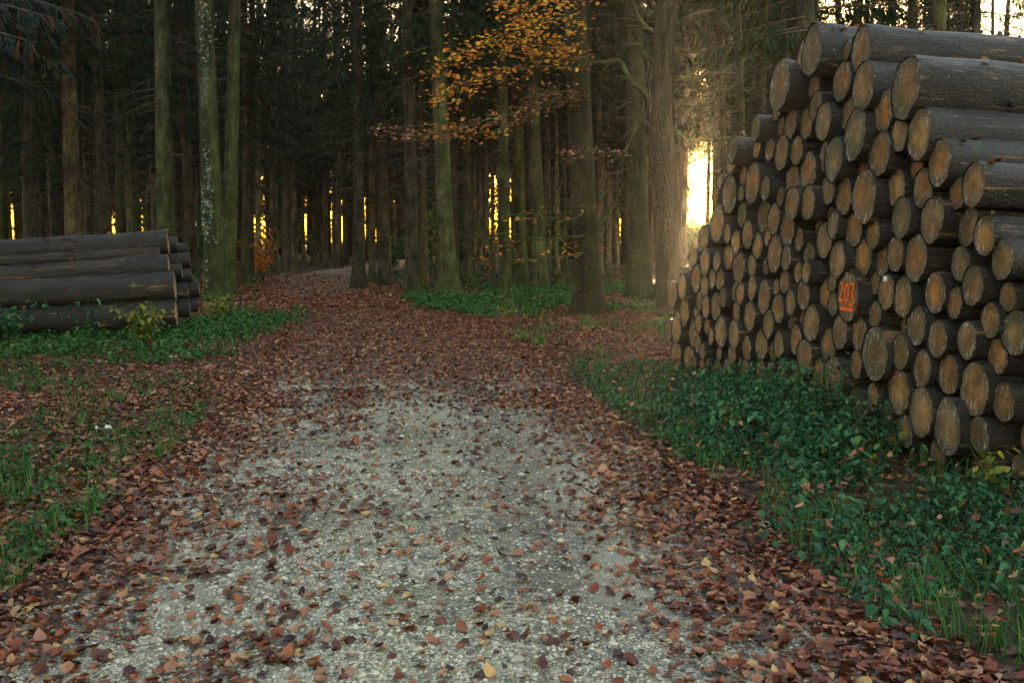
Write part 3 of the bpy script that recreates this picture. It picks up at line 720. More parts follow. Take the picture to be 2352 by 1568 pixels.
# ------------------------------------------------------------------ trees
def trunk_variant(i, Ht=24.0):
    r = np.random.default_rng(50+i); n = 26; th = np.linspace(0, 2*np.pi, n, endpoint=False)
    zs = np.concatenate([[-.25, 0, .07, .16, .28, .45, .7, 1.0, 1.4], np.arange(1.9, 8, .55), np.arange(8, Ht, 1.6), [Ht]])
    lob = sum(np.cos(k*th+r.random()*6.28)*r.random() for k in (3, 4, 5))*.33
    ph = r.random(4)*6.28; V = []
    for z in zs:
        zz = max(z, 0)
        f = (1-.80*zz/Ht)
        fl = .55*math.exp(-zz/.32)+.12*math.exp(-zz/1.4)
        rr = f + fl*(1+lob) + .03*np.sin(3*th+ph[0]+zz*.8)*f + .025*(r.random(n)-.5)*2*f
        cx_ = .10*math.sin(zz*.22+ph[1])*min(1, zz/3)*1.0; cy_ = .10*math.sin(zz*.19+ph[2])*min(1, zz/3)
        V.append(np.stack([np.cos(th)*rr+cx_, np.sin(th)*rr+cy_, np.full(n, z)], -1))
    V = np.concatenate(V); m = len(zs)
    a = np.arange(m-1)[:,None]*n; j = np.arange(n)[None]; k = (j+1) % n
    return mesh_obj('trunk', V, [np.stack([a+j, a+k, a+n+k, a+n+j], -1).reshape(-1, 4)], None, link=False)
def with_mat(o, m):
    o.data.materials.append(m); return o
TR = {}
for key in ('spruce', 'mossy', 'farbark'):
    TR[key] = [with_mat(trunk_variant(i+(10 if key == 'mossy' else 0)), MAT[key]) for i in range(4)]

def strips(mb, base, dirv, length, width, up, a):
    """narrow pointed needle sprays; all arrays (n,3)/(n,)"""
    n = len(base); side = np.cross(dirv, up); side /= np.linalg.norm(side, axis=1)[:,None]+1e-9
    m = base+dirv*length[:,None]*.45
    V = np.stack([base, m-side*width[:,None], base+dirv*length[:,None], m+side*width[:,None]], 1)
    o = (np.arange(n)*4)[:,None]
    mb.add(V.reshape(-1,3), None, o+np.array([[0,1,2,3]]), np.repeat(a, 4))
def nrmz(v): return v/(np.linalg.norm(v, axis=-1, keepdims=True)+1e-9)
def spruce_branch(mb, tb, p0, az, L, droop, dens=1.0, r=rng, up0=.1):
    nseg = 7; t = np.linspace(0, 1, nseg)
    d = np.array([math.cos(az), math.sin(az), 0])
    pts = p0 + np.outer(t*L, d); pts[:,2] += up0*L*t - droop*L*t**2 + .10*L*np.clip(t-.75, 0, 1)
    if tb is not None: tb.tube(pts, np.linspace(.012+.006*L, .003, nseg), 4, False, 0, 1.0)
    ns = max(4, int(L*17*dens)); ts = .12+.88*r.random(ns)
    b = np.stack([np.interp(ts, t, pts[:,k]) for k in range(3)], -1)
    sg = np.where(r.random(ns) > .5, 1., -1.); perp = np.array([-d[1], d[0], 0])
    ang = .9+.4*(r.random(ns)-.5)
    dv = nrmz(np.outer(np.cos(ang), d) + (np.sin(ang)*sg)[:,None]*perp + np.stack([0*ts, 0*ts, -.35-.5*r.random(ns)], -1))
    ln = (.22+.5*(1-ts)*min(1, L/2.0))*(.6+.7*r.random(ns))
    upv = np.tile([0, 0, 1.], (ns, 1)) + .5*(r.random((ns, 3))-.5)
    a = r.random(ns)
    strips(mb, b, dv, ln, .010+.008*r.random(ns), upv, a)
    for q in range(5):
        f = .2+.75*r.random(ns); bb = b+dv*(ln*f)[:,None]
        dd = nrmz(dv + .9*(r.random((ns, 3))-.5) + np.array([0, 0, -.45]))
        strips(mb, bb, dd, .10+.14*r.random(ns), .006+.007*r.random(ns), upv, np.clip(a+.15*(r.random(ns)-.5), 0, 1))
def crown_variant(i, zb, Ht, Lmax, dens=1.0, step=.42):
    r = np.random.default_rng(200+i); mb = MB(); tb = mb; z = zb
    while z < Ht-.3:
        f = (Ht-z)/(Ht-zb); L0 = Lmax*min(1, .55+.8*(1-f))*f**.75
        for q in range(5 if z < 14 else 4):
            L = max(.35, L0*(.65+.5*r.random()))
            spruce_branch(mb, tb, np.array([0, 0, z+.3*(r.random()-.5)]), r.random()*6.283, L, .32+.25*r.random(), dens, r)
        z += step*(.8+.5*r.random())*(1 if z < 15 else 1.4)
    c = mb.build('crown', MAT['needle']); COL.objects.unlink(c); return (c,)
CR = [crown_variant(0, 5.0, 24, 2.5, .8), crown_variant(1, 6.5, 24, 2.6, .8), crown_variant(2, 8.5, 24, 2.7, .8), crown_variant(3, 3.6, 23, 2.4, .75)]
def dead_variant(i, z0, z1):
    r = np.random.default_rng(300+i); tb = MB(); z = z0
    while z < z1:
        az = r.random()*6.28; L = (.5+1.5*r.random())*min(1, .4+.12*z); d = np.array([math.cos(az), math.sin(az), 0]); t = np.linspace(0, 1, 5)
        pts = np.array([0, 0, z]) + np.outer(t*L, d) + .10*(r.random((5, 3))-.5)*t[:,None]
        pts[:,2] += (.15-.5*r.random())*L*t - .15*L*t**2
        tb.tube(pts, np.linspace(.013, .003, 5)*(.7+.6*r.random()), 4, False)
        for q in range(r.integers(1, 5)):
            k = r.integers(1, 5); d2 = nrmz(d+.9*(r.random(3)-.5)+np.array([0, 0, -.3])); l2 = L*(.2+.3*r.random())
            tb.tube(np.stack([pts[k], pts[k]+d2*l2*.5+.02*(r.random(3)-.5), pts[k]+d2*l2+np.array([0, 0, -.05])]), [.005, .004, .002], 3, False)
        z += .05+.17*r.random()
    o = tb.build('dead_branches', MAT['twig']); COL.objects.unlink(o); return o
DB = [dead_variant(0, 1.6, 9), dead_variant(1, 2.2, 9.5), dead_variant(2, 3.0, 10)]

TREES = []
SUN_AZ = math.atan2((1610-CX)/F, ray(1610, 445)[1]); SUN_EL = math.atan2(ray(1610, 445)[2], math.hypot(*ray(1610, 445)[:2]))
def plant(x, y, r, kind='spruce', lean=(0, 0), crown=0, dead=True, tint=None, hs=1.0, name='spruce_tree', dens=True):
    z = float(H(x, y))
    rot = Euler((-lean[1], lean[0], random.random()*0))
    root = empty(name, (x, y, z-.03), rot)
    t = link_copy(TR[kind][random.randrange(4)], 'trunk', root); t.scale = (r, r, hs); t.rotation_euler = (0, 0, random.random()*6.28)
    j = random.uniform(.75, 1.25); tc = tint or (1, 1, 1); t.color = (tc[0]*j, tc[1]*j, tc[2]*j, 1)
    if crown is not None:
        rz = random.random()*6.28
        for s in CR[crown]:
            o = link_copy(s, s.name.split('.')[0], root); o.rotation_euler = (0, 0, rz); k = random.uniform(.9, 1.15); o.scale = (k, k, hs)
    if dead:
        o = link_copy(DB[random.randrange(3)], 'dead_branches', root); o.rotation_euler = (0, 0, random.random()*6.28); k = random.uniform(.8, 1.3); o.scale = (k, k, 1)
    return root
def at_px(ut, ub, vb, w, kind='spruce', crown=1, dead=True, tint=None, label=None, D=None, **kw):
    """a trunk measured on the photograph: x at the top edge, x at the foot, y of the foot, width"""
    p = ground(ub, vb) if D is None else None
    if D is not None: 
        d = ray(ub, 540); p = np.array([d[0]/d[1]*D, D, 0])
    q = at_depth(ut, 0, p[1]); lean = math.atan2(q[0]-p[0], q[2])
    r = w*p[1]/F/2
    t = plant(p[0], p[1], r*1.06, kind, (lean, 0), crown, dead, tint, **kw)
    TREES.append(dict(o=t, u=ub, D=float(p[1]), r=r, label=label, x=p[0], y=p[1])); return t
G = (1.0, 1.05, .9); BR = (1.15, .95, .8)
# --- trees that can be told apart
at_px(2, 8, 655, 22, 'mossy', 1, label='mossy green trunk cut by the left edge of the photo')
at_px(66, 68, 0, 34, 'spruce', 3, D=29, tint=(.6,.6,.6), label='dark spruce with low needle branches behind the left end of the low pile')
at_px(90, 93, 0, 14, 'spruce', 3, D=34, tint=(.5,.5,.5), label='thin dark spruce right of the low-branched spruce behind the low pile')
at_px(118, 122, 0, 26, 'spruce', 0, D=31, tint=(.5,.5,.5), label='dark spruce just left of the brown trunk behind the low pile')
at_px(153, 166, 0, 37, 'spruce', 1, D=28, tint=BR, label='broad brown trunk rising behind the middle of the low log pile')
at_px(193, 203, 0, 22, 'spruce', 0, D=36, label='dim trunk just right of the broad brown trunk')
at_px(214, 222, 0, 18, 'spruce', 0, D=40, tint=(.7,.7,.7))
at_px(268, 275, 0, 21, 'mossy', 1, D=34, label='slender green-lit trunk midway behind the low log pile')
at_px(303, 306, 0, 13, 'spruce', 0, D=43)
at_px(370, 372, 0, 33, 'mossy', 2, D=25.5, label='straight mossy trunk behind the right end of the low log pile')
at_px(402, 405, 0, 16, 'spruce', 0, D=40, tint=(.6,.6,.6))
IVY = at_px(470, 497, 690, 45, 'mossy', 2, dead=False, label='big ivy-clad mossy trunk standing right beside the low log pile')
at_px(537, 524, 678, 33, 'mossy', 2, label='mossy trunk close behind the ivy-clad one, leaning right')
at_px(563, 562, 652, 14, 'spruce', 0, tint=(.7,.7,.7)); at_px(578, 577, 650, 13, 'spruce', 3, tint=(.7,.7,.7)); at_px(592, 593, 645, 12, 'farbark', 0)
for u, w, D in ((625,19,42),(655,17,44),(676,12,52),(695,8,60),(720,12,54),(736,7,66),(746,12,50),(766,9,62),(778,13,48),(793,9,56)):
    at_px(u+random.uniform(-4, 4), u, 0, w, 'farbark', random.choice((0, 0, 3)), D=D, tint=(.6,.6,.6))
at_px(820, 823, 664, 25, 'spruce', 0, tint=(.7,.7,.7), label='dark trunk where the path disappears, right edge of the bend')
at_px(852, 856, 650, 15, 'spruce', 0, label='thin spruce between the bend trunk and the next dark trunk')
at_px(872, 884, 656, 27, 'spruce', 1, tint=(.75,.72,.7), label='dark straight spruce third right of the path bend')
at_px(936, 948, 672, 31, 'spruce', 1, label='grey spruce left of the pale mossy trunk, right of the path')
at_px(966, 976, 662, 17, 'spruce', 0, tint=BR, label='slim brownish spruce squeezed left of the pale mossy trunk')
at_px(998, 1030, 676, 38, 'mossy', 1, tint=(1.2,1.2,1.05), label='pale mossy trunk leaning left over the green patch by the path')
at_px(1070, 1076, 652, 18, 'spruce', 0, label='plain spruce right of the pale mossy trunk')
for u, w, D in ((1092,8,46),(1105,9,50),(1119,10,44),(1132,8,52),(1150,15,38),(1168,8,50)):
    at_px(u-3, u, 0, w, 'farbark', random.choice((0, 1)), D=D)
at_px(1183, 1197, 655, 27, 'mossy', 1, tint=(1.1,1.1,1), label='lichen-pale trunk, left one of the pair behind the golden leaves')
at_px(1216, 1240, 662, 33, 'mossy', 1, label='mossy flared trunk, right one of the pair behind the golden leaves')
for u, w, D in ((1262,9,44),(1281,10,40),(1298,9,48),(1379,12,40),(1398,10,46),(1418,9,52)):
    at_px(u-3, u, 0, w, 'farbark', random.choice((0, 1)), D=D)
BEECH = at_px(1318, 1356, 716, 58, 'mossy', 2, dead=False, tint=(.48,.48,.42), label='stout dark trunk that carries the golden autumn branches', name='beech_tree')  # low tint puts this trunk's shade into its bark colour
at_px(1457, 1468, 682, 46, 'mossy', 1, tint=(.45,.45,.4), label='broad shaded trunk between the autumn tree and the crooked mossy tree')  # tint darkens the whole bark in place of shade
at_px(1640, 1642, 0, 11, 'farbark', 1, D=36, dead=True, label='thin pale pole-like spruce left of the dark leaning trunk')
at_px(1658, 1668, 0, 15, 'mossy', 1, D=31, label='slim green trunk touching the dark leaning trunk on its left')
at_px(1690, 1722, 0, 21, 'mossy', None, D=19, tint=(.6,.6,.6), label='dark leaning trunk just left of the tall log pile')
for u, w, D in ((1735,8,44),(1752,7,50),(1772,9,40),(1797,10,38),(1812,9,46)):
    at_px(u-2, u, 0, w, 'farbark', random.choice((0, 1)), D=D)
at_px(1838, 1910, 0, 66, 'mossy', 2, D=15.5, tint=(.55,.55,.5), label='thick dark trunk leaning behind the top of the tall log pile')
at_px(1992, 1994, 0, 13, 'spruce', 1, D=24, tint=(.6,.6,.6), dead=True, label='thin black trunk above the top left logs of the tall pile')
at_px(2053, 2055, 0, 14, 'spruce', 1, D=25, tint=(.6,.6,.6), label='second thin black trunk above the tall log pile')
at_px(2098, 2100, 0, 27, 'spruce', 2, D=24, tint=BR, label='brown trunk left of the forked-light gap above the tall pile')
at_px(2158, 2150, 0, 38, 'mossy', 2, D=22, tint=BR, label='widest brown trunk against the bright sky above the tall pile')
at_px(2243, 2246, 0, 24, 'spruce', 2, D=24, label='straight grey trunk against white sky at the upper right')
at_px(2280, 2283, 0, 9, 'farbark', None, D=30, label='thin pole beside white sky near the upper right corner')

# --- the forest behind: each trunk its own tree, kept off the path, the sight lines to the sky and the listed trunks
def gaps_ok(x, y, r):
    u = CX + x/y*F*cp
    if abs(x-pathc(y)) < 2.6 + (.6 if y < 50 else -.8): return False
    for t in TREES:
        if math.hypot(x-t['x'], y-t['y']) < 1.9: return False
    az = math.atan2(x, y)
    if abs(az-SUN_AZ) < rad(.5): return False
    return True
tries = 0; nfill = 0
while nfill < 185 and tries < 9000:
    tries += 1
    y = random.uniform(14, 84); x = random.uniform(-.62*y-4, .62*y+4)
    u = CX + x/y*F
    # zones: dense left and middle, open towards the upper right
    if x < 0 and y < 24 and x > -13: continue
    if x >= 0 and y < 30 and u < 1700: continue
    if u > 1850:
        if y < 26 or random.random() < .84: continue
    elif u > 1660 and y < 22: continue
    if -.35*y > x and y < 26 and u > -60: continue
    if 430 < u < 560 and y < 32: continue
    if 560 < u < 830 and (y < 46 or random.random() < .35): continue
    if 850 < u < 1330 and random.random() < .2: continue
    if not gaps_ok(x, y, .2): continue
    r = random.uniform(.10, .23)
    kind = 'farbark' if y > 40 else random.choice(('spruce', 'mossy'))
    right = u > 1700; sunny = abs(math.atan2(x, y)-SUN_AZ) < rad(2.4)
    if sunny and y > 66: continue
    c = random.choice((1, 2, 2)) if right else random.choice((0, 0, 1, 3) if y > 38 else (1, 1, 2, 0))
    if sunny: c = 1 if y > 44 else 0
    if sunny: r = min(r, .14)
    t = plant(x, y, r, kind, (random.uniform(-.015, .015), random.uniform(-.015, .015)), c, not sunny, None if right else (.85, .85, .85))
    TREES.append(dict(o=t, u=u, D=y, r=r, label=None, x=x, y=y)); nfill += 1
for (da, D, c) in ((-.9,36,0),(.85,40,0),(-.15,47,1),(.75,53,1),(-.9,50,1),(1.4,36,0),(-1.5,43,0),(1.2,47,1),(.3,42,0)):
    a_ = SUN_AZ+rad(da+(.55 if abs(da) < .4 else 0)); x, y = math.sin(a_)*D, math.cos(a_)*D
    t = plant(x, y, .11, 'farbark', (0, 0), c, False); TREES.append(dict(o=t, u=CX+x/y*F, D=y, r=.11, label=None, x=x, y=y))
for (u, v) in ((1079,965),(930,1060),(800,1155)):  # added trunks that stop low sun streaks reaching the path
    p = ground(u, v); d_ = 66 + random.uniform(-2, 2); x, y = p[0]+math.sin(SUN_AZ)*d_, p[1]+math.cos(SUN_AZ)*d_
    t = plant(x, y, .27, 'farbark', (0, 0), 0, False); TREES.append(dict(o=t, u=CX+x/y*F, D=y, r=.27, label=None, x=x, y=y))
# canopy behind and beside the photographer's field of view, which shades the wood
for (x, y) in [(-13,16),(-16,21),(-12.5,9),(-17,13),(-20,17),(-23,23),(-14,4),(-19,7),(-7.6,6.2),(-7.2,2.3),(-9.6,9.6),(-7.4,-3),(-11.6,13.2),(-10.5,6.8),(-5.5,-7),(5.5,-11),(-9,-1),(-12,-5),(-9.5,4),(-8,-7),(-14,-10),(-17,0),(-6,-12),(-10,-15),(-21,12),(-3,-17),(3,-19),(8,-16),(7,-22),(-16,-18),(0,-24),(14,27),(18,30),(22,34),(17,23)]:
    t = plant(x, y, .24, 'spruce', (0, 0), 3 if x < 0 else 2, False); TREES.append(dict(o=t, u=CX+x/max(y,1)*F, D=y, r=.24, label=None, x=x, y=y))
def distant_forest():
    mb = MB(); n = 0; r = np.random.default_rng(77)
    while n < 560:
        y = r.uniform(60, 125); x = r.uniform(-.66*y-6, .62*y+6); u = CX + x/y*F
        if abs(x-pathc(y)) < 1.3: continue
        if abs(math.atan2(x, y)-SUN_AZ) < rad(1.5): continue
        if 560 < u < 830 and r.random() < .45: continue
        if u < 560 and r.random() < .3: continue
        if 830 < u < 1400 and r.random() < .2: continue
        if u > 1850 and r.random() < (.72 if u < 2200 else .93): continue
        n += 1; R = r.uniform(.12, .26); hh = 20
        mb.tube(np.array([[x, y, -.3], [x, y, .5], [x+r.normal()*.1, y, 8], [x+r.normal()*.3, y, hh]]), [R*1.5, R*1.05, R*.85, R*.15], 7, False, 0, 1.0)
        m = 620; zb = r.uniform(3.6, 7.5) if u < 1850 else r.uniform(6, 9); z = zb+(hh-zb)*r.random(m)**1.35; a = r.random(m)*6.28
        L = 2.4*((hh-z)/(hh-zb))**.7*(.4+.6*r.random(m)); q = r.random(m)
        b = np.stack([x+np.cos(a)*L*q, y+np.sin(a)*L*q, z-.5*q*L*.6], -1)
        aa = a+r.normal(0, .6, m)
        dv = nrmz(np.stack([np.cos(aa), np.sin(aa), -.5-.6*r.random(m)], -1))
        strips(mb, b, dv, .5+.9*r.random(m), .035+.05*r.random(m), np.tile([0, 0, 1.], (m, 1))+.8*(r.random((m, 3))-.5), .85*r.random(m))
    tag(mb.build('distant_forest', MAT['needle']), 'far dark spruce wood closing the view behind the nearer trunks', 'forest', None, 'stuff')
distant_forest()
def thicket():  # added backdrop foliage that dims the bright sky between trunks
    mb = MB(); r = np.random.default_rng(5); n = 30000
    x = r.uniform(-95, 95, n); y = 127+6*r.random(n); h = 1.5+7.5*fbm(x*.11, y*0+3, 3)
    z = h*r.random(n)**.8; az = np.arctan2(x, y)
    k = (np.abs(az-SUN_AZ) > rad(2.2)) | (z < 2.5)
    k &= fbm(x*.5+3, z*.6+9, 3) > .40
    P = np.stack([x, y, z], -1)[k]; m = len(P)
    v = leaves(P, .28+.3*r.random(m), r.random(m)*6.28, 1.0+.5*r.random(m), r.random(m)*6.28, fold=.2)
    mb.add(*v[:3], v[3])
    tag(mb.build('thicket', MAT['needle']), 'dark broken thicket along the far edge of the wood, added to dim sky gaps', 'thicket', None, 'stuff')
thicket()
# labels: landmarks are the labelled trees; the others are counted between them
marks = sorted([t for t in TREES if t['label']], key=lambda t: t['u'])
short = {}
for t in marks:
    tag(t['o'], t['label'], 'tree', 'trees of the spruce forest')
names = ['the left-edge mossy trunk','the low-branched spruce','its thin dark neighbour','the dark spruce','the broad brown trunk','the dim trunk','the slender green-lit trunk','the straight mossy trunk','the ivy trunk','the trunk behind the ivy one',
 'the bend trunk','the thin bend spruce','the third bend spruce','the grey spruce','the slim brown spruce','the pale leaning trunk','the plain spruce','the lichen-pale trunk','the flared mossy trunk','the autumn-leaf trunk','the broad shaded trunk',
 'the thin pole spruce','the slim green trunk','the dark leaning trunk','the thick pile-top trunk','the first black trunk','the second black trunk','the brown pile-top trunk','the widest sky trunk','the straight grey sky trunk','the thin sky pole']
for t, n in zip(marks, names): t['short'] = n
rest = sorted([t for t in TREES if not t['label']], key=lambda t: t['u'])
from collections import defaultdict
bins = defaultdict(list)
for t in rest: bins[sum(m['u'] < t['u'] for m in marks)].append(t)
for b, ts in bins.items():
    for far, grp in ((0, [t for t in ts if t['D'] < 45]), (1, [t for t in ts if t['D'] >= 45])):
        for q, t in enumerate(grp):
            w = 'distant' if far else 'nearer'
            if b == 0: lab = f"{ordw(len(grp)-q)} {w} spruce left of {marks[0]['short']}"
            else: lab = f"{ordw(q+1)} {w} spruce to the right of {marks[b-1]['short']}"
            tag(t['o'], lab, 'tree', 'trees of the spruce forest')

# --- ivy on the big trunk
mb = MB(); n = 1500
zz = .3+9.5*rng.random(n)**.9; th = rng.normal(rad(215), .75, n)
rb = 45*24.4/F/2*(1+.55*np.exp(-zz/.32)+.12*np.exp(-zz/1.4)-.8*zz/24)*1.05
dens = fbm(zz*.9, th*1.5, 3) > .40; zz, th, rb = zz[dens], th[dens], rb[dens]
P = np.stack([np.cos(th)*(rb+.03), np.sin(th)*(rb+.03), zz], -1)
v = leaves(P, .05+.05*rng.random(len(P)), rng.random(len(P))*6.28, np.full(len(P), 1.25)+.3*rng.normal(size=len(P)), th, shape='ivy', fold=.15)
mb.add(*v[:3], v[3]); mb.build('ivy', MAT['ivy'], IVY)

# --- limbs: measured polylines at a given distance, as parts of their tree
def limb(parent, pts, D, r0, r1, mat='limb', name='limb', n=10, sub=3):
    Q = np.array([at_depth(u, v, D+dd) for (u, v, dd) in [(p+(0,))[:3] for p in pts]])
    t = np.linspace(0, 1, len(Q)); tt = np.linspace(0, 1, (len(Q)-1)*4+1)
    q = np.stack([np.interp(tt, t, Q[:,k]) for k in range(3)], -1)
    for _ in range(2): q[1:-1] = (q[:-2]+2*q[1:-1]+q[2:])/4
    q[1:-1] += .02*(rng.random((len(q)-2, 3))-.5)
    mb = MB(); mb.tube(q, np.linspace(r0, r1, len(q)), 7, True, .15)
    for k in range(sub):
        i = random.randrange(2, len(q)-1); d = nrmz(q[i]-q[i-1]); e = nrmz(d+np.array([random.uniform(-.8,.8), random.uniform(-.6,.6), random.uniform(-.7,.4)]))
        l = random.uniform(.25, .7); pp = np.stack([q[i], q[i]+e*l*.5, q[i]+e*l+np.array([0, 0, -.06])]); mb.tube(pp, [r1*1.1, r1*.7, .003], 4, False)
    M = parent.matrix_basis.inverted()
    V = [np.concatenate(mb.v)]; vv = np.array([M @ Vector(p) for p in V[0]])
    mb.v = [vv]; mb.a = [np.zeros(len(vv))]
    return mb.build(name, MAT[mat], parent), q
# the crooked mossy tree
pb = ground(1540, 726); YC = float(pb[1])
CROOK = empty('mossy_tree', (pb[0], pb[1], 0))
cl = [(1540,732,48),(1538,706,34),(1536,660,30),(1534,600,28.5),(1531,520,28),(1526,440,28),(1521,360,28),(1517,280,27.5),(1516,220,27),(1520,160,25.5),(1526,90,24),(1533,20,22.5),(1540,-60,22),(1548,-200,20),(1560,-420,16),(1570,-700,11),(1575,-1000,6)]
Q = np.array([at_depth(u, v, YC) for u, v, w in cl]); RR = np.array([w*YC/F for u, v, w in cl])
tt = np.linspace(0, 1, len(cl)); t2 = np.linspace(0, 1, 70)
q = np.stack([np.interp(t2, tt, Q[:,k]) for k in range(3)], -1); q[1:-1] = (q[:-2]+2*q[1:-1]+q[2:])/4
mb = MB(); mb.tube(q - np.array([pb[0], pb[1], 0]), np.interp(t2, tt, RR), 24, True, .09); mb.build('trunk', MAT['mossy'], CROOK).color = (.24, .24, .2, 1)  # dark colour paints shade onto the crooked trunk
bpy.context.view_layer.update()
for pts, r0, r1 in (([(1500,235),(1484,213),(1450,190),(1437,165),(1430,146),(1418,138),(1375,145),(1308,137)],.075,.02),
    ([(1505,140),(1482,128),(1470,100),(1445,104),(1425,120)],.06,.02),([(1505,300,-.1),(1470,270),(1455,300),(1440,340),(1425,355)],.05,.015),
    ([(1540,179),(1585,181),(1628,175),(1690,147),(1756,117),(1812,75)],.06,.015),([(1540,290),(1562,312),(1584,323),(1639,322),(1698,311)],.055,.018),
    ([(1545,113),(1575,116),(1603,121),(1632,150)],.045,.012),([(1545,60),(1600,30),(1650,22),(1700,-20)],.05,.02),([(1510,80),(1480,60),(1462,30),(1450,-20)],.05,.02),
    ([(1560,230),(1600,226),(1650,205),(1700,200)],.035,.01),([(1628,175),(1660,195),(1700,210),(1740,205)],.03,.008)):
    limb(CROOK, pts, YC, r0, r1, sub=5)
tag(CROOK, 'crooked dark mossy tree with bent bare limbs left of the bright gap', 'tree', 'trees of the spruce forest')
PL = [t for t in TREES if t['label'] and 'dark leaning trunk just left' in t['label']][0]['o']
for pts in ([(1705,160,0),(1730,140,-.2),(1775,125,-.5),(1830,95,-.8)], [(1708,240,0),(1670,250,.2),(1630,240,.4),(1590,245,.6)], [(1700,90,0),(1675,60,.3),(1640,35,.5)], [(1712,210,0),(1760,200,-.2),(1800,180,-.4)]):
    limb(PL, pts, 19, .03, .008, sub=6)

# --- the golden autumn branches of the stout tree
YB = 1.6*F/(716-540)
def leafy(parent, pts, D, mat, n, spread, smin=.07, smax=.112, r0=.03, name='leafy_branch'):
    o, q = limb(parent, pts, D, r0, .008, sub=18, name=name)
    m = int(n*1.0); i = rng.random(m)**.8*(len(q)-1); ii = i.astype(int).clip(0, len(q)-2); f = (i-ii)[:,None]
    P = q[ii]*(1-f)+q[ii+1]*f
    # clumps of leaves in flat sprays
    cl_ = rng.integers(0, max(3, m//14), m); offs = rng.normal(0, 1, (max(3, m//14), 3))*np.array([spread, spread*1.3, spread*.55])
    P = P + offs[cl_]*.8 + rng.normal(0, 1, (m, 3))*np.array([.14, .16, .05]) - np.array([0, 0, .03])
    mb = MB(); M = parent.matrix_basis.inverted(); P = np.array([M @ Vector(p) for p in P])
    k = leaves(P, smin+(smax-smin)*rng.random(m), rng.random(m)*6.28, .5*np.abs(rng.normal(0, 1, m)), rng.random(m)*6.28, fold=.2, width=.62)
    mb.add(*k[:3], k[3]); mb.build('leaves', MAT[mat], o)
for pts, mat, n, spd in (
  ([(1330,60,0),(1290,40,-1.0),(1240,55,-1.8),(1190,70,-2.4),(1120,95,-3)],'beech',230,.26),
  ([(1335,20,0),(1290,-20,-1),(1230,10,-2),(1200,30,-2.5),(1170,5,-3)],'beech',220,.28),
  ([(1335,150,0),(1280,110,-1),(1200,100,-2),(1130,92,-2.6),(1060,118,-3.2),(985,165,-3.6)],'beech',330,.24),
  ([(1338,165,0),(1270,150,-1.2),(1180,160,-2.2),(1110,175,-2.8),(1050,200,-3.3),(1000,235,-3.6)],'beech',260,.24),
  ([(1338,150,0),(1310,118,-.8),(1280,90,-1.6),(1240,130,-2.0)],'beech',110,.26),
  ([(1340,215,0),(1310,212,-.8),(1270,208,-1.4),(1225,220,-2)],'copper',120,.14),
  ([(1342,235,0),(1290,222,-1),(1240,240,-2),(1150,268,-2.8),(1060,293,-3.4),(960,315,-3.8),(870,288,-4)],'copper',330,.14),
  ([(1341,225,0),(1260,235,-1.2),(1180,285,-2.2),(1110,310,-2.8),(1040,300,-3.2),(985,295,-3.5)],'beech',150,.16),
  ([(1345,345,0),(1300,365,-.6),(1330,352,-.9),(1390,345,-1.0),(1430,360,-1.1)],'copper',110,.13),
  ([(1350,480,0),(1310,510,-.8),(1260,500,-1.4),(1210,490,-2),(1160,495,-2.4)],'orange',38,.22),
  ([(1352,540,0),(1300,545,-.8),(1230,550,-1.5),(1160,530,-2.2),(1110,560,-2.8)],'orange',38,.28),
  ([(1354,580,0),(1290,590,-.9),(1200,600,-1.7),(1130,590,-2.4)],'orange',30,.26)):
    leafy(BEECH, pts, YB, mat, n, spd, r0=.022)
limb(BEECH, [(1372,525,-.1),(1395,492,-.2),(1412,465,-.2),(1430,420,-.3),(1452,408,-.3)], YB, .05, .02, sub=3)
limb(BEECH, [(1372,470,-.1),(1400,425,-.2),(1430,412,-.3)], YB, .03, .01, sub=3)

# --- spruce with drooping branch at the upper left
DRO = plant(-9.3, 12.5, .25, 'spruce', (0, 0), 2, True); tag(DRO, 'spruce just outside the left edge whose drooping branch hangs in the upper left corner', 'tree', 'trees of the spruce forest')
mb = MB(); tb = MB()
M = DRO.matrix_basis.inverted()
for (u, v, az, L) in ((-150,30,.1,1.35),(-140,90,.0,1.5),(-120,0,-.1,1.4),(-170,150,.12,1.45),(-150,-40,.2,1.8),(-140,60,-.25,1.3)):
    p = at_depth(u, v, 11.6+random.random()); p = np.array(M @ Vector(p))
    spruce_branch(mb, tb, p, az, L, .22, 2.6, rng, .0)
b = tb.build('drooping_branch', MAT['twig'], DRO); mb.build('needles', MAT['needle_blue'], b)
# green sprays in front of the leaning trunks at the upper right
TK = [t for t in TREES if t['label'] and 'thick dark trunk leaning' in t['label']][0]['o']
mb = MB(); tb = MB(); M = TK.matrix_basis.inverted()
for (u, v, az, L) in ((1850,40,2.9,1.0),(1870,-10,2.6,1.2),(1880,20,.1,1.4),(1900,-30,-.2,1.5),(1860,70,3.3,.9),(1890,-60,3.0,1.5),(1870,60,2.9,1.7)):
    p = np.array(M @ Vector(at_depth(u, v, 15.3))); spruce_branch(mb, tb, p, az, L, .15, 2.2, rng, .05)
b = tb.build('low_branch', MAT['twig'], TK); mb.build('needles', MAT['needle'], b)

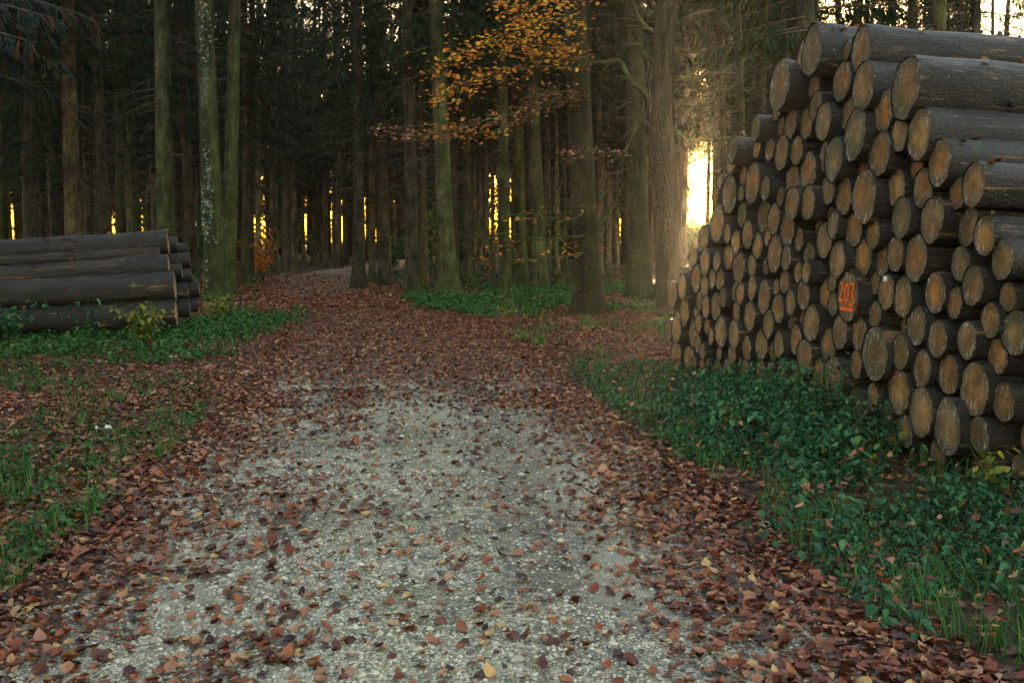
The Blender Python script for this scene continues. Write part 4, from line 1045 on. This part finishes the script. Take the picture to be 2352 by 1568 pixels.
# ------------------------------------------------------------------ undergrowth
def stems_and_leaves(x, y, hgt, mbs, mbl, nlv, smin, smax, shape='nettle', tilt=.45):
    z = float(H(x, y)); a = random.random()*6.28; ln = random.uniform(.05, .35)*hgt
    t = np.linspace(0, 1, 5)
    pts = np.array([x, y, z]) + np.stack([math.cos(a)*ln*t**1.5, math.sin(a)*ln*t**1.5, hgt*t], -1)
    mbs.tube(pts, np.linspace(.004, .0015, 5), 3, False)
    k = .25+.75*rng.random(nlv); P = np.stack([np.interp(k, t, pts[:,i]) for i in range(3)], -1)
    w = .09*(1.1-.6*k)
    ang = rng.random(nlv)*6.28; P = P + np.stack([np.cos(ang)*w, np.sin(ang)*w, .02*rng.normal(size=nlv)], -1)
    L_ = leaves(P, smin+(smax-smin)*rng.random(nlv), ang-math.pi/2, .25+tilt*rng.random(nlv), ang, shape=shape, width=.55, fold=.2, curl=.35, rnd=np.clip(.12+.72*random.random()+.16*rng.normal(size=nlv), 0, 1))
    mbl.add(*L_[:3], L_[3])
def undergrowth():
    ms, ml = MB(), MB()
    n = 0; bx0, by0 = VERGE.min(0); bx1, by1 = VERGE.max(0)
    while n < 2300:
        x = random.uniform(bx0, bx1); y = by0+(by1-by0)*random.random()**1.3
        if not inpoly(np.array([x]), np.array([y]), VERGE)[0]: continue
        if x > .60*y+.6: continue
        # distance in from the edge nearest to the path decides the height
        e = x-pathc(y)-PW
        dw = abs((np.array([x, y])-P1) @ AX)
        h = min(.52, .05+.27*max(0, e))*random.uniform(.4, 1.15)*(.35+1.3*float(fbm(x*1.3+6, y*1.3, 3)))
        h *= (.5+.5*float(sst(6.2, 8.2, y)))*(1-.72*float(sst(8.9, 10.6, y)))
        if dw < .5: h *= 1.15
        if fbm(x*1.5+2, y*1.5, 2) < .33: continue
        n += 1
        stems_and_leaves(x, y, h, ms, ml, int(5+28*h), .024, .056, 'nettle', .8)
    TALL = poly([(1535,880),(1560,860),(1700,920),(1890,1010),(1960,1085),(1890,1110),(1760,1040),(1600,960)])
    cl_ = [(random.uniform(TALL[:,0].min(), TALL[:,0].max()), random.uniform(TALL[:,1].min(), TALL[:,1].max())) for _ in range(52)]
    cl_ = [c for c in cl_ if inpoly(np.array([c[0]]), np.array([c[1]]), TALL)[0]]
    for (x, y) in cl_:
        hh = random.uniform(.25, .6)
        if y > 9.3: continue
        for q in range(9): stems_and_leaves(x+random.gauss(0, .13), y+random.gauss(0, .13), hh*random.uniform(.55, 1.1), ms, ml, 18, .034, .075, 'nettle', .7)
    for q in range(60):
        x = random.uniform(bx0, bx1); y = by0+(by1-by0)*random.random()
        if not inpoly(np.array([x]), np.array([y]), VERGE)[0]: continue
        hh = random.uniform(.12, .4)
        for q2 in range(6): stems_and_leaves(x+random.gauss(0, .09), y+random.gauss(0, .09), hh*random.uniform(.5, 1.1), ms, ml, 9, .035, .075, 'nettle', .6)
    lv = []
    while len(lv) < 700:
        x = random.uniform(bx0, bx1); y = by0+(by1-by0)*random.random()**1.4
        if inpoly(np.array([x]), np.array([y]), VERGE)[0]: lv.append((x, y, float(H(x, y))+random.uniform(.05, .22)))
    mb_ = MB(); add_leaves(mb_, np.array(lv), .03, .07, .6, width=.62, fold=.5, curl=1.0)
    tag(mb_.build('leaves_on_undergrowth', MAT['litter']), 'brown leaves caught in the nettles before the tall log pile', 'leaf litter', None, 'stuff')
    # dry stems arching through the green
    for q in range(70):
        x = random.uniform(bx0, bx1); y = by0+(by1-by0)*random.random()
        if not inpoly(np.array([x]), np.array([y]), VERGE)[0]: continue
        a = random.random()*6.28; l = random.uniform(.3, .8); t = np.linspace(0, 1, 7)
        ms.tube(np.stack([x+math.cos(a)*l*t, y+math.sin(a)*l*t, float(H(x, y))+.9*l*t*(1-t*.75)+.05], -1), np.linspace(.004, .0015, 7), 3, False)
    o = ml.build('undergrowth', MAT['green']); tag(o, 'dense dark green nettles and brambles between the path and the tall log pile', 'undergrowth', None, 'stuff')
    o2 = ms.build('undergrowth_stems', MAT['limb'], o); o2['kind'] = 'stuff'
    # left verge: low green patches between the leaves
    ms, ml = MB(), MB(); n = 0
    while n < 1050:
        y = 3.3+22*random.random()**1.4; x = random.uniform(-.56*y-.4, pathc(y)-PW*1.12)
        d = fbm(x*.55+21, y*.55+3, 3)
        if d < .52 - .12*(12 < y < 17): continue
        n += 1; h = random.uniform(.03, .12)*(1.0 if y < 12 else 1.8)
        stems_and_leaves(x, y, h, ms, ml, random.randint(3, 7), .03, .06 if y < 12 else .085)
    LG = poly([(430,745),(560,722),(690,728),(640,775),(560,812),(380,838),(150,835),(-60,842),(-60,765)])
    n = 0
    while n < 3600:
        x = random.uniform(LG[:,0].min(), LG[:,0].max()); y = random.uniform(LG[:,1].min(), LG[:,1].max())
        n += 1
        if not inpoly(np.array([x+random.gauss(0,.3)]), np.array([y+random.gauss(0,.5)]), LG)[0] or fbm(x*.8+50, y*.8, 3) < random.uniform(.28, .5): continue
        stems_and_leaves(x, y, random.uniform(.04, .24), ms, ml, 7, .05, .11)
    o = ml.build('ground_cover', MAT['grass']); tag(o, 'low green weeds growing in patches along the left verge', 'ground cover', None, 'stuff')
    o2 = ms.build('ground_cover_stems', MAT['limb'], o); o2['kind'] = 'stuff'
    # bright green carpet right of the far path, under the trees
    ms, ml = MB(), MB(); n = 0
    C2 = poly([(920,690),(1000,735),(1075,745),(1150,725),(1320,715),(1420,735),(1540,770),(1540,700),(1420,660),(1180,652),(960,660)])
    while n < 1500:
        x = random.uniform(*[C2[:,0].min(), C2[:,0].max()]); y = random.uniform(C2[:,1].min(), C2[:,1].max())
        if not inpoly(np.array([x]), np.array([y]), C2)[0]: continue
        if fbm(x*.6, y*.6+40, 2) < .30: continue
        n += 1; stems_and_leaves(x, y, random.uniform(.05, .22), ms, ml, 6, .07, .14)
    for q in range(900):
        y = random.uniform(30, 60); x = random.uniform(-.5*y, .45*y)
        if abs(x-pathc(y)) < 2.2: continue
        stems_and_leaves(x, y, random.uniform(.1, .45), ms, ml, 8, .12, .22)
    o = ml.build('forest_carpet', MAT['grass']); tag(o, 'bright green low plants carpeting the forest floor under the trees right of the bend', 'ground cover', None, 'stuff')
undergrowth()
def grass():
    n = 42000
    y = 2.9+22*rng.random(n)**1.8; x = (rng.random(n)*2-1)*(.56*y+.6)
    s = (x-pathc(y))/PW; v = inpoly(x, y, VERGE)
    d = fbm(x*.7+3, y*.7+11, 3)
    edge = sst(-.2, .25, (x-pathc(y)-PW*.95))
    k = (v & (d > .24)) | ((s < -1.1) & (d > .545)) | ((s > 1.1) & ~v & (y > 9) & (d > .47))
    x, y = x[k], y[k]; n = len(x)
    # blades in tufts
    tu = rng.integers(0, max(1, n//7), n); x = x[tu]+rng.normal(0, .035, n); y = y[tu]+rng.normal(0, .035, n)
    h = (.05+.14*rng.random(n))*(1+.02*y); w = .0022*(1+.12*y)*(.7+.6*rng.random(n)); a = rng.random(n)*6.28; ln = (.3+.9*rng.random(n))*h
    z = H(x, y); b = np.stack([x, y, z], -1); dd = np.stack([np.cos(a), np.sin(a), 0*a], -1); pp = np.stack([-np.sin(a), np.cos(a), 0*a], -1)
    up = np.array([0, 0, 1.])
    p0, p1 = b-pp*w[:,None], b+pp*w[:,None]
    m = b+dd*(ln*.3)[:,None]+up*(h*.6)[:,None]; m0, m1 = m-pp*(w*.8)[:,None], m+pp*(w*.8)[:,None]
    tp = b+dd*ln[:,None]+up*(h*.95)[:,None]
    V = np.stack([p0, p1, m1, m0, tp], 1); o = (np.arange(n)*5)[:,None]
    ob = mesh_obj('grass', V.reshape(-1,3), [o+np.array([[0,1,2,3]]), o+np.array([[3,2,4]])], MAT['grass'], None, True, {'rnd': np.repeat(rng.random(n), 5)})
    tag(ob, 'thin grass blades growing in tufts along both verges of the path', 'grass', None, 'stuff')
grass()

# ------------------------------------------------------------------ single plants that stand out
def shrub(name, label, x, y, hgt, mat, nst, nlv, smin, smax, cat='plant', spread=.25, group=None):
    z = float(H(x, y)); root = empty(name, (x, y, z)); ms, ml = MB(), MB()
    for q in range(nst):
        a = random.random()*6.28; l = spread*random.uniform(.2, 1); t = np.linspace(0, 1, 6)
        pts = np.stack([math.cos(a)*l*t**1.2, math.sin(a)*l*t**1.2, hgt*random.uniform(.6, 1)*t], -1)
        ms.tube(pts, np.linspace(.006, .002, 6)*(1+hgt*.3), 4, False)
        k = .3+.7*rng.random(nlv); P = np.stack([np.interp(k, t, pts[:,i]) for i in range(3)], -1)
        ang = rng.random(nlv)*6.28; w = smax*.7
        P = P+np.stack([np.cos(ang)*w, np.sin(ang)*w, .03*rng.normal(size=nlv)], -1)
        v = leaves(P, smin+(smax-smin)*rng.random(nlv), ang-math.pi/2, .3+.6*rng.random(nlv), ang, shape='nettle', width=.6, fold=.2, curl=.4)
        ml.add(*v[:3], v[3])
    ms.build('stem', MAT['limb'], root); ml.build('leaves', MAT[mat], root)
    tag(root, label, cat, group); return root
def shp(u, v, *a, **k):
    p = ground(u, v); return a[0:0] or shrub(a[0], a[1], p[0], p[1], *a[2:], **k)
shp(2030,1085,'sapling','sapling with three big light green leaves against the lowest logs',.42,'yellowgreen',2,4,.07,.10,spread=.12)
shp(2290,1160,'sapling','yellow-leaved sapling at the right edge in front of the log pile',.52,'yellowgreen',4,6,.06,.11,spread=.25)
shp(1640,930,'nettle_plant','tallest nettle with upright leaves at the far end of the log pile',.42,'green',5,14,.06,.10,spread=.25)
shp(1800,960,'nettle_plant','nettle clump reaching up the log ends below the painted number',.6,'green',6,14,.06,.10,spread=.35)
shp(1950,1080,'bramble_bush','bramble bush with pale leaf tips in the middle of the right verge',.38,'green',7,12,.05,.09,spread=.4)
shp(330,795,'yellow_plant','yellow-green bush below the low log pile, left of its ends',.62,'yellowgreen',12,22,.07,.12,spread=.4)
shp(500,735,'yellow_plant','yellow-leaved plant at the foot of the ivy-clad trunk',.6,'yellowgreen',11,20,.06,.11,spread=.35)
shp(110,775,'bramble_bush','leafy green bramble in front of the low log pile',.85,'green',9,16,.07,.12,spread=.7)
shp(20,790,'bramble_bush','dark green bramble at the left edge before the low log pile',.8,'green',12,20,.07,.12,spread=.7)
shp(215,780,'bramble_bush','green bush with light leaves before the bottom front log',.75,'green',11,20,.07,.12,spread=.5)
shp(420,780,'weed_plant','short grassy weed in front of the low pile log ends',.3,'grass',7,12,.06,.1,spread=.4)
shp(605,648,'autumn_shrub','bright orange shrub glowing between dark trunks left of the path bend',2.2,'orange',8,40,.12,.2,cat='shrub',spread=.9)
shp(1130,640,'autumn_shrub','thin orange shrub under the pair of trunks right of the path',1.6,'orange',4,12,.09,.14,cat='shrub',spread=.9)
shp(1290,648,'autumn_shrub','pale yellow-green shrub left of the stout autumn trunk',3.6,'yellowgreen',7,36,.10,.18,cat='shrub',spread=1.1)
shp(1160,735,'weed_plant','yellow-tinged weed standing out of the green carpet',.3,'yellowgreen',5,8,.05,.09,spread=.3)
shp(1255,745,'weed_plant','small yellow-leaved seedling left of the stout autumn trunk foot',.3,'yellowgreen',4,8,.05,.09,spread=.2)
for k_, (da, D, hh) in enumerate(((-1.1,44,2.0),(-.5,47,2.1),(.1,45,2.0),(.7,48,2.1),(1.3,46,2.0),(-.8,55,2.6),(-.2,57,2.7),(.4,56,2.6),(1.0,58,2.7))):  # added bushes that keep the low sun off the path
    a_ = SUN_AZ+rad(da); shrub('sun_block_bush', ordw(k_+1)+' added sun-blocking low bush under the bright gap beside the crooked mossy tree', math.sin(a_)*D, math.cos(a_)*D, hh, 'grass', 14, 60, .12, .24, cat='shrub', spread=.8, group='added sun-blocking bushes under the bright gap')
us_ = sorted(random.uniform(250, 1420) for _ in range(34))
for k_, u_ in enumerate(us_):
    D = random.uniform(38, 74); d_ = ray(u_, 540); x, y = d_[0]/d_[1]*D, D
    if abs(x-pathc(y)) < 2.4: x += 4
    shrub('forest_bush', ordw(k_+1)+' from the left of the thin bushes standing deep in the wood', x, y, random.uniform(1.4, 4.2), random.choice(('grass', 'yellowgreen', 'grass', 'green')), 9, 34, .12, .26, cat='shrub', spread=1.3, group='thin bushes deep in the wood')
# dry twig leaning on the logs
def twig_thing():
    a = at_depth(1925, 1040, 7.0); b = at_depth(1995, 925, 7.1); root = empty('dry_twig', a)
    mb = MB(); q = np.linspace(0, 1, 7)[:,None]*(b-a)+.01*rng.normal(size=(7, 3)); q[0] = 0
    mb.tube(q, np.linspace(.006, .003, 7), 5)
    for k in (3, 4, 5, 6):
        for s in (-1, 1): mb.tube(np.stack([q[k], q[k]+[.06*s, 0, .03], q[k]+[.12*s, 0, .01]]), [.003, .002, .001], 3, False)
    mb.build('stalk', MAT['twig'], root); tag(root, 'bare dark twig leaning against the log ends low in the tall pile', 'twig')
twig_thing()
# pale fungi on the left verge
def fungus(u, v, n, label):
    p = ground(u, v); root = empty('mushroom_cluster', (p[0], p[1], float(H(p[0], p[1]))))
    for k in range(n):
        x, y = random.uniform(-.10, .10), random.uniform(-.06, .06); r = random.uniform(.014, .036); th = np.linspace(0, 6.283, 14, endpoint=False)
        V = [[x, y, .055]]; 
        for f, z in ((.5, .052), (.9, .042), (1, .034), (.85, .034)): V += [[x+math.cos(t)*r*f*(1+.12*math.sin(3*t)), y+math.sin(t)*r*f*(1+.12*math.sin(3*t)), z] for t in th]
        V = np.array(V); f3 = np.stack([np.zeros(14, int), 1+np.arange(14), 1+(np.arange(14)+1) % 14], -1)
        a = 1+np.arange(3)[:,None]*14; j = np.arange(14)[None]; kk = (j+1) % 14
        mesh_obj('cap', V, [f3, np.stack([a+j, a+14+j, a+14+kk, a+kk], -1).reshape(-1, 4)], MAT['fungus'], root)
        mb = MB(); mb.tube([[x, y, -.01], [x, y, .036]], [r*.3, r*.25], 8); mb.build('stalk', MAT['fungus'], root)
    tag(root, label, 'mushrooms')
fungus(393, 824, 4, 'white mushroom cluster among leaves in front of the low log pile')
fungus(228, 992, 3, 'white mushrooms in the grass at the left, nearest the camera')

# ------------------------------------------------------------------ light, air, sky
w = bpy.data.worlds.new("World"); SC.world = w; w.use_nodes = True
nt = w.node_tree; bg = nt.nodes['Background']
sky = nt.nodes.new('ShaderNodeTexSky'); sky.sky_type = 'NISHITA'; sky.sun_disc = False
sky.sun_elevation = SUN_EL; sky.sun_rotation = SUN_AZ
sky.altitude = 100; sky.air_density = 1.0; sky.dust_density = 1.3; sky.ozone_density = .7
nt.links.new(sky.outputs[0], bg.inputs[0]); bg.inputs[1].default_value = .15
sd = Vector((math.sin(SUN_AZ)*math.cos(SUN_EL), math.cos(SUN_AZ)*math.cos(SUN_EL), math.sin(SUN_EL)))
ld = bpy.data.lights.new('sun', 'SUN'); ld.energy = 2.6; ld.angle = rad(.5); ld.color = (1, .72, .42)
lo = bpy.data.objects.new('sun', ld); COL.objects.link(lo); lo.rotation_euler = sd.to_track_quat('Z', 'Y').to_euler(); lo.location = (20, 60, 30)
# mist: one closed box of even air
m = bpy.data.materials.new('mist'); m.use_nodes = True; t = m.node_tree; t.nodes.clear()
out = t.nodes.new('ShaderNodeOutputMaterial'); pv = t.nodes.new('ShaderNodeVolumePrincipled'); t.links.new(pv.outputs[0], out.inputs['Volume'])
pv.inputs['Color'].default_value = (1.0, .90, .72, 1); pv.inputs['Density'].default_value = .00026; pv.inputs['Anisotropy'].default_value = .68
x0, x1, y0, y1, z0, z1 = -240, 240, -70, 260, -1.6, 30
hz = mesh_obj('haze', [[a, b, c] for c in (z0, z1) for a, b in ((x0,y0),(x1,y0),(x1,y1),(x0,y1))], [(3,2,1,0),(4,5,6,7),(0,1,5,4),(1,2,6,5),(2,3,7,6),(3,0,4,7)], m, None, False)
tag(hz, 'thin morning mist hanging through the whole forest', 'mist', None, 'stuff')

vs = SC.view_settings; vs.view_transform = 'Standard'; vs.look = 'None'; vs.exposure = 4.25; vs.gamma = 1
SC.render.engine = 'CYCLES'
cy = SC.cycles
cy.max_bounces = 6; cy.diffuse_bounces = 3; cy.glossy_bounces = 2; cy.transmission_bounces = 3; cy.volume_bounces = 1; cy.transparent_max_bounces = 4
cy.use_denoising = True; cy.sample_clamp_indirect = 8; cy.caustics_reflective = False; cy.caustics_refractive = False
try: cy.volume_step_rate = 4
except Exception: pass
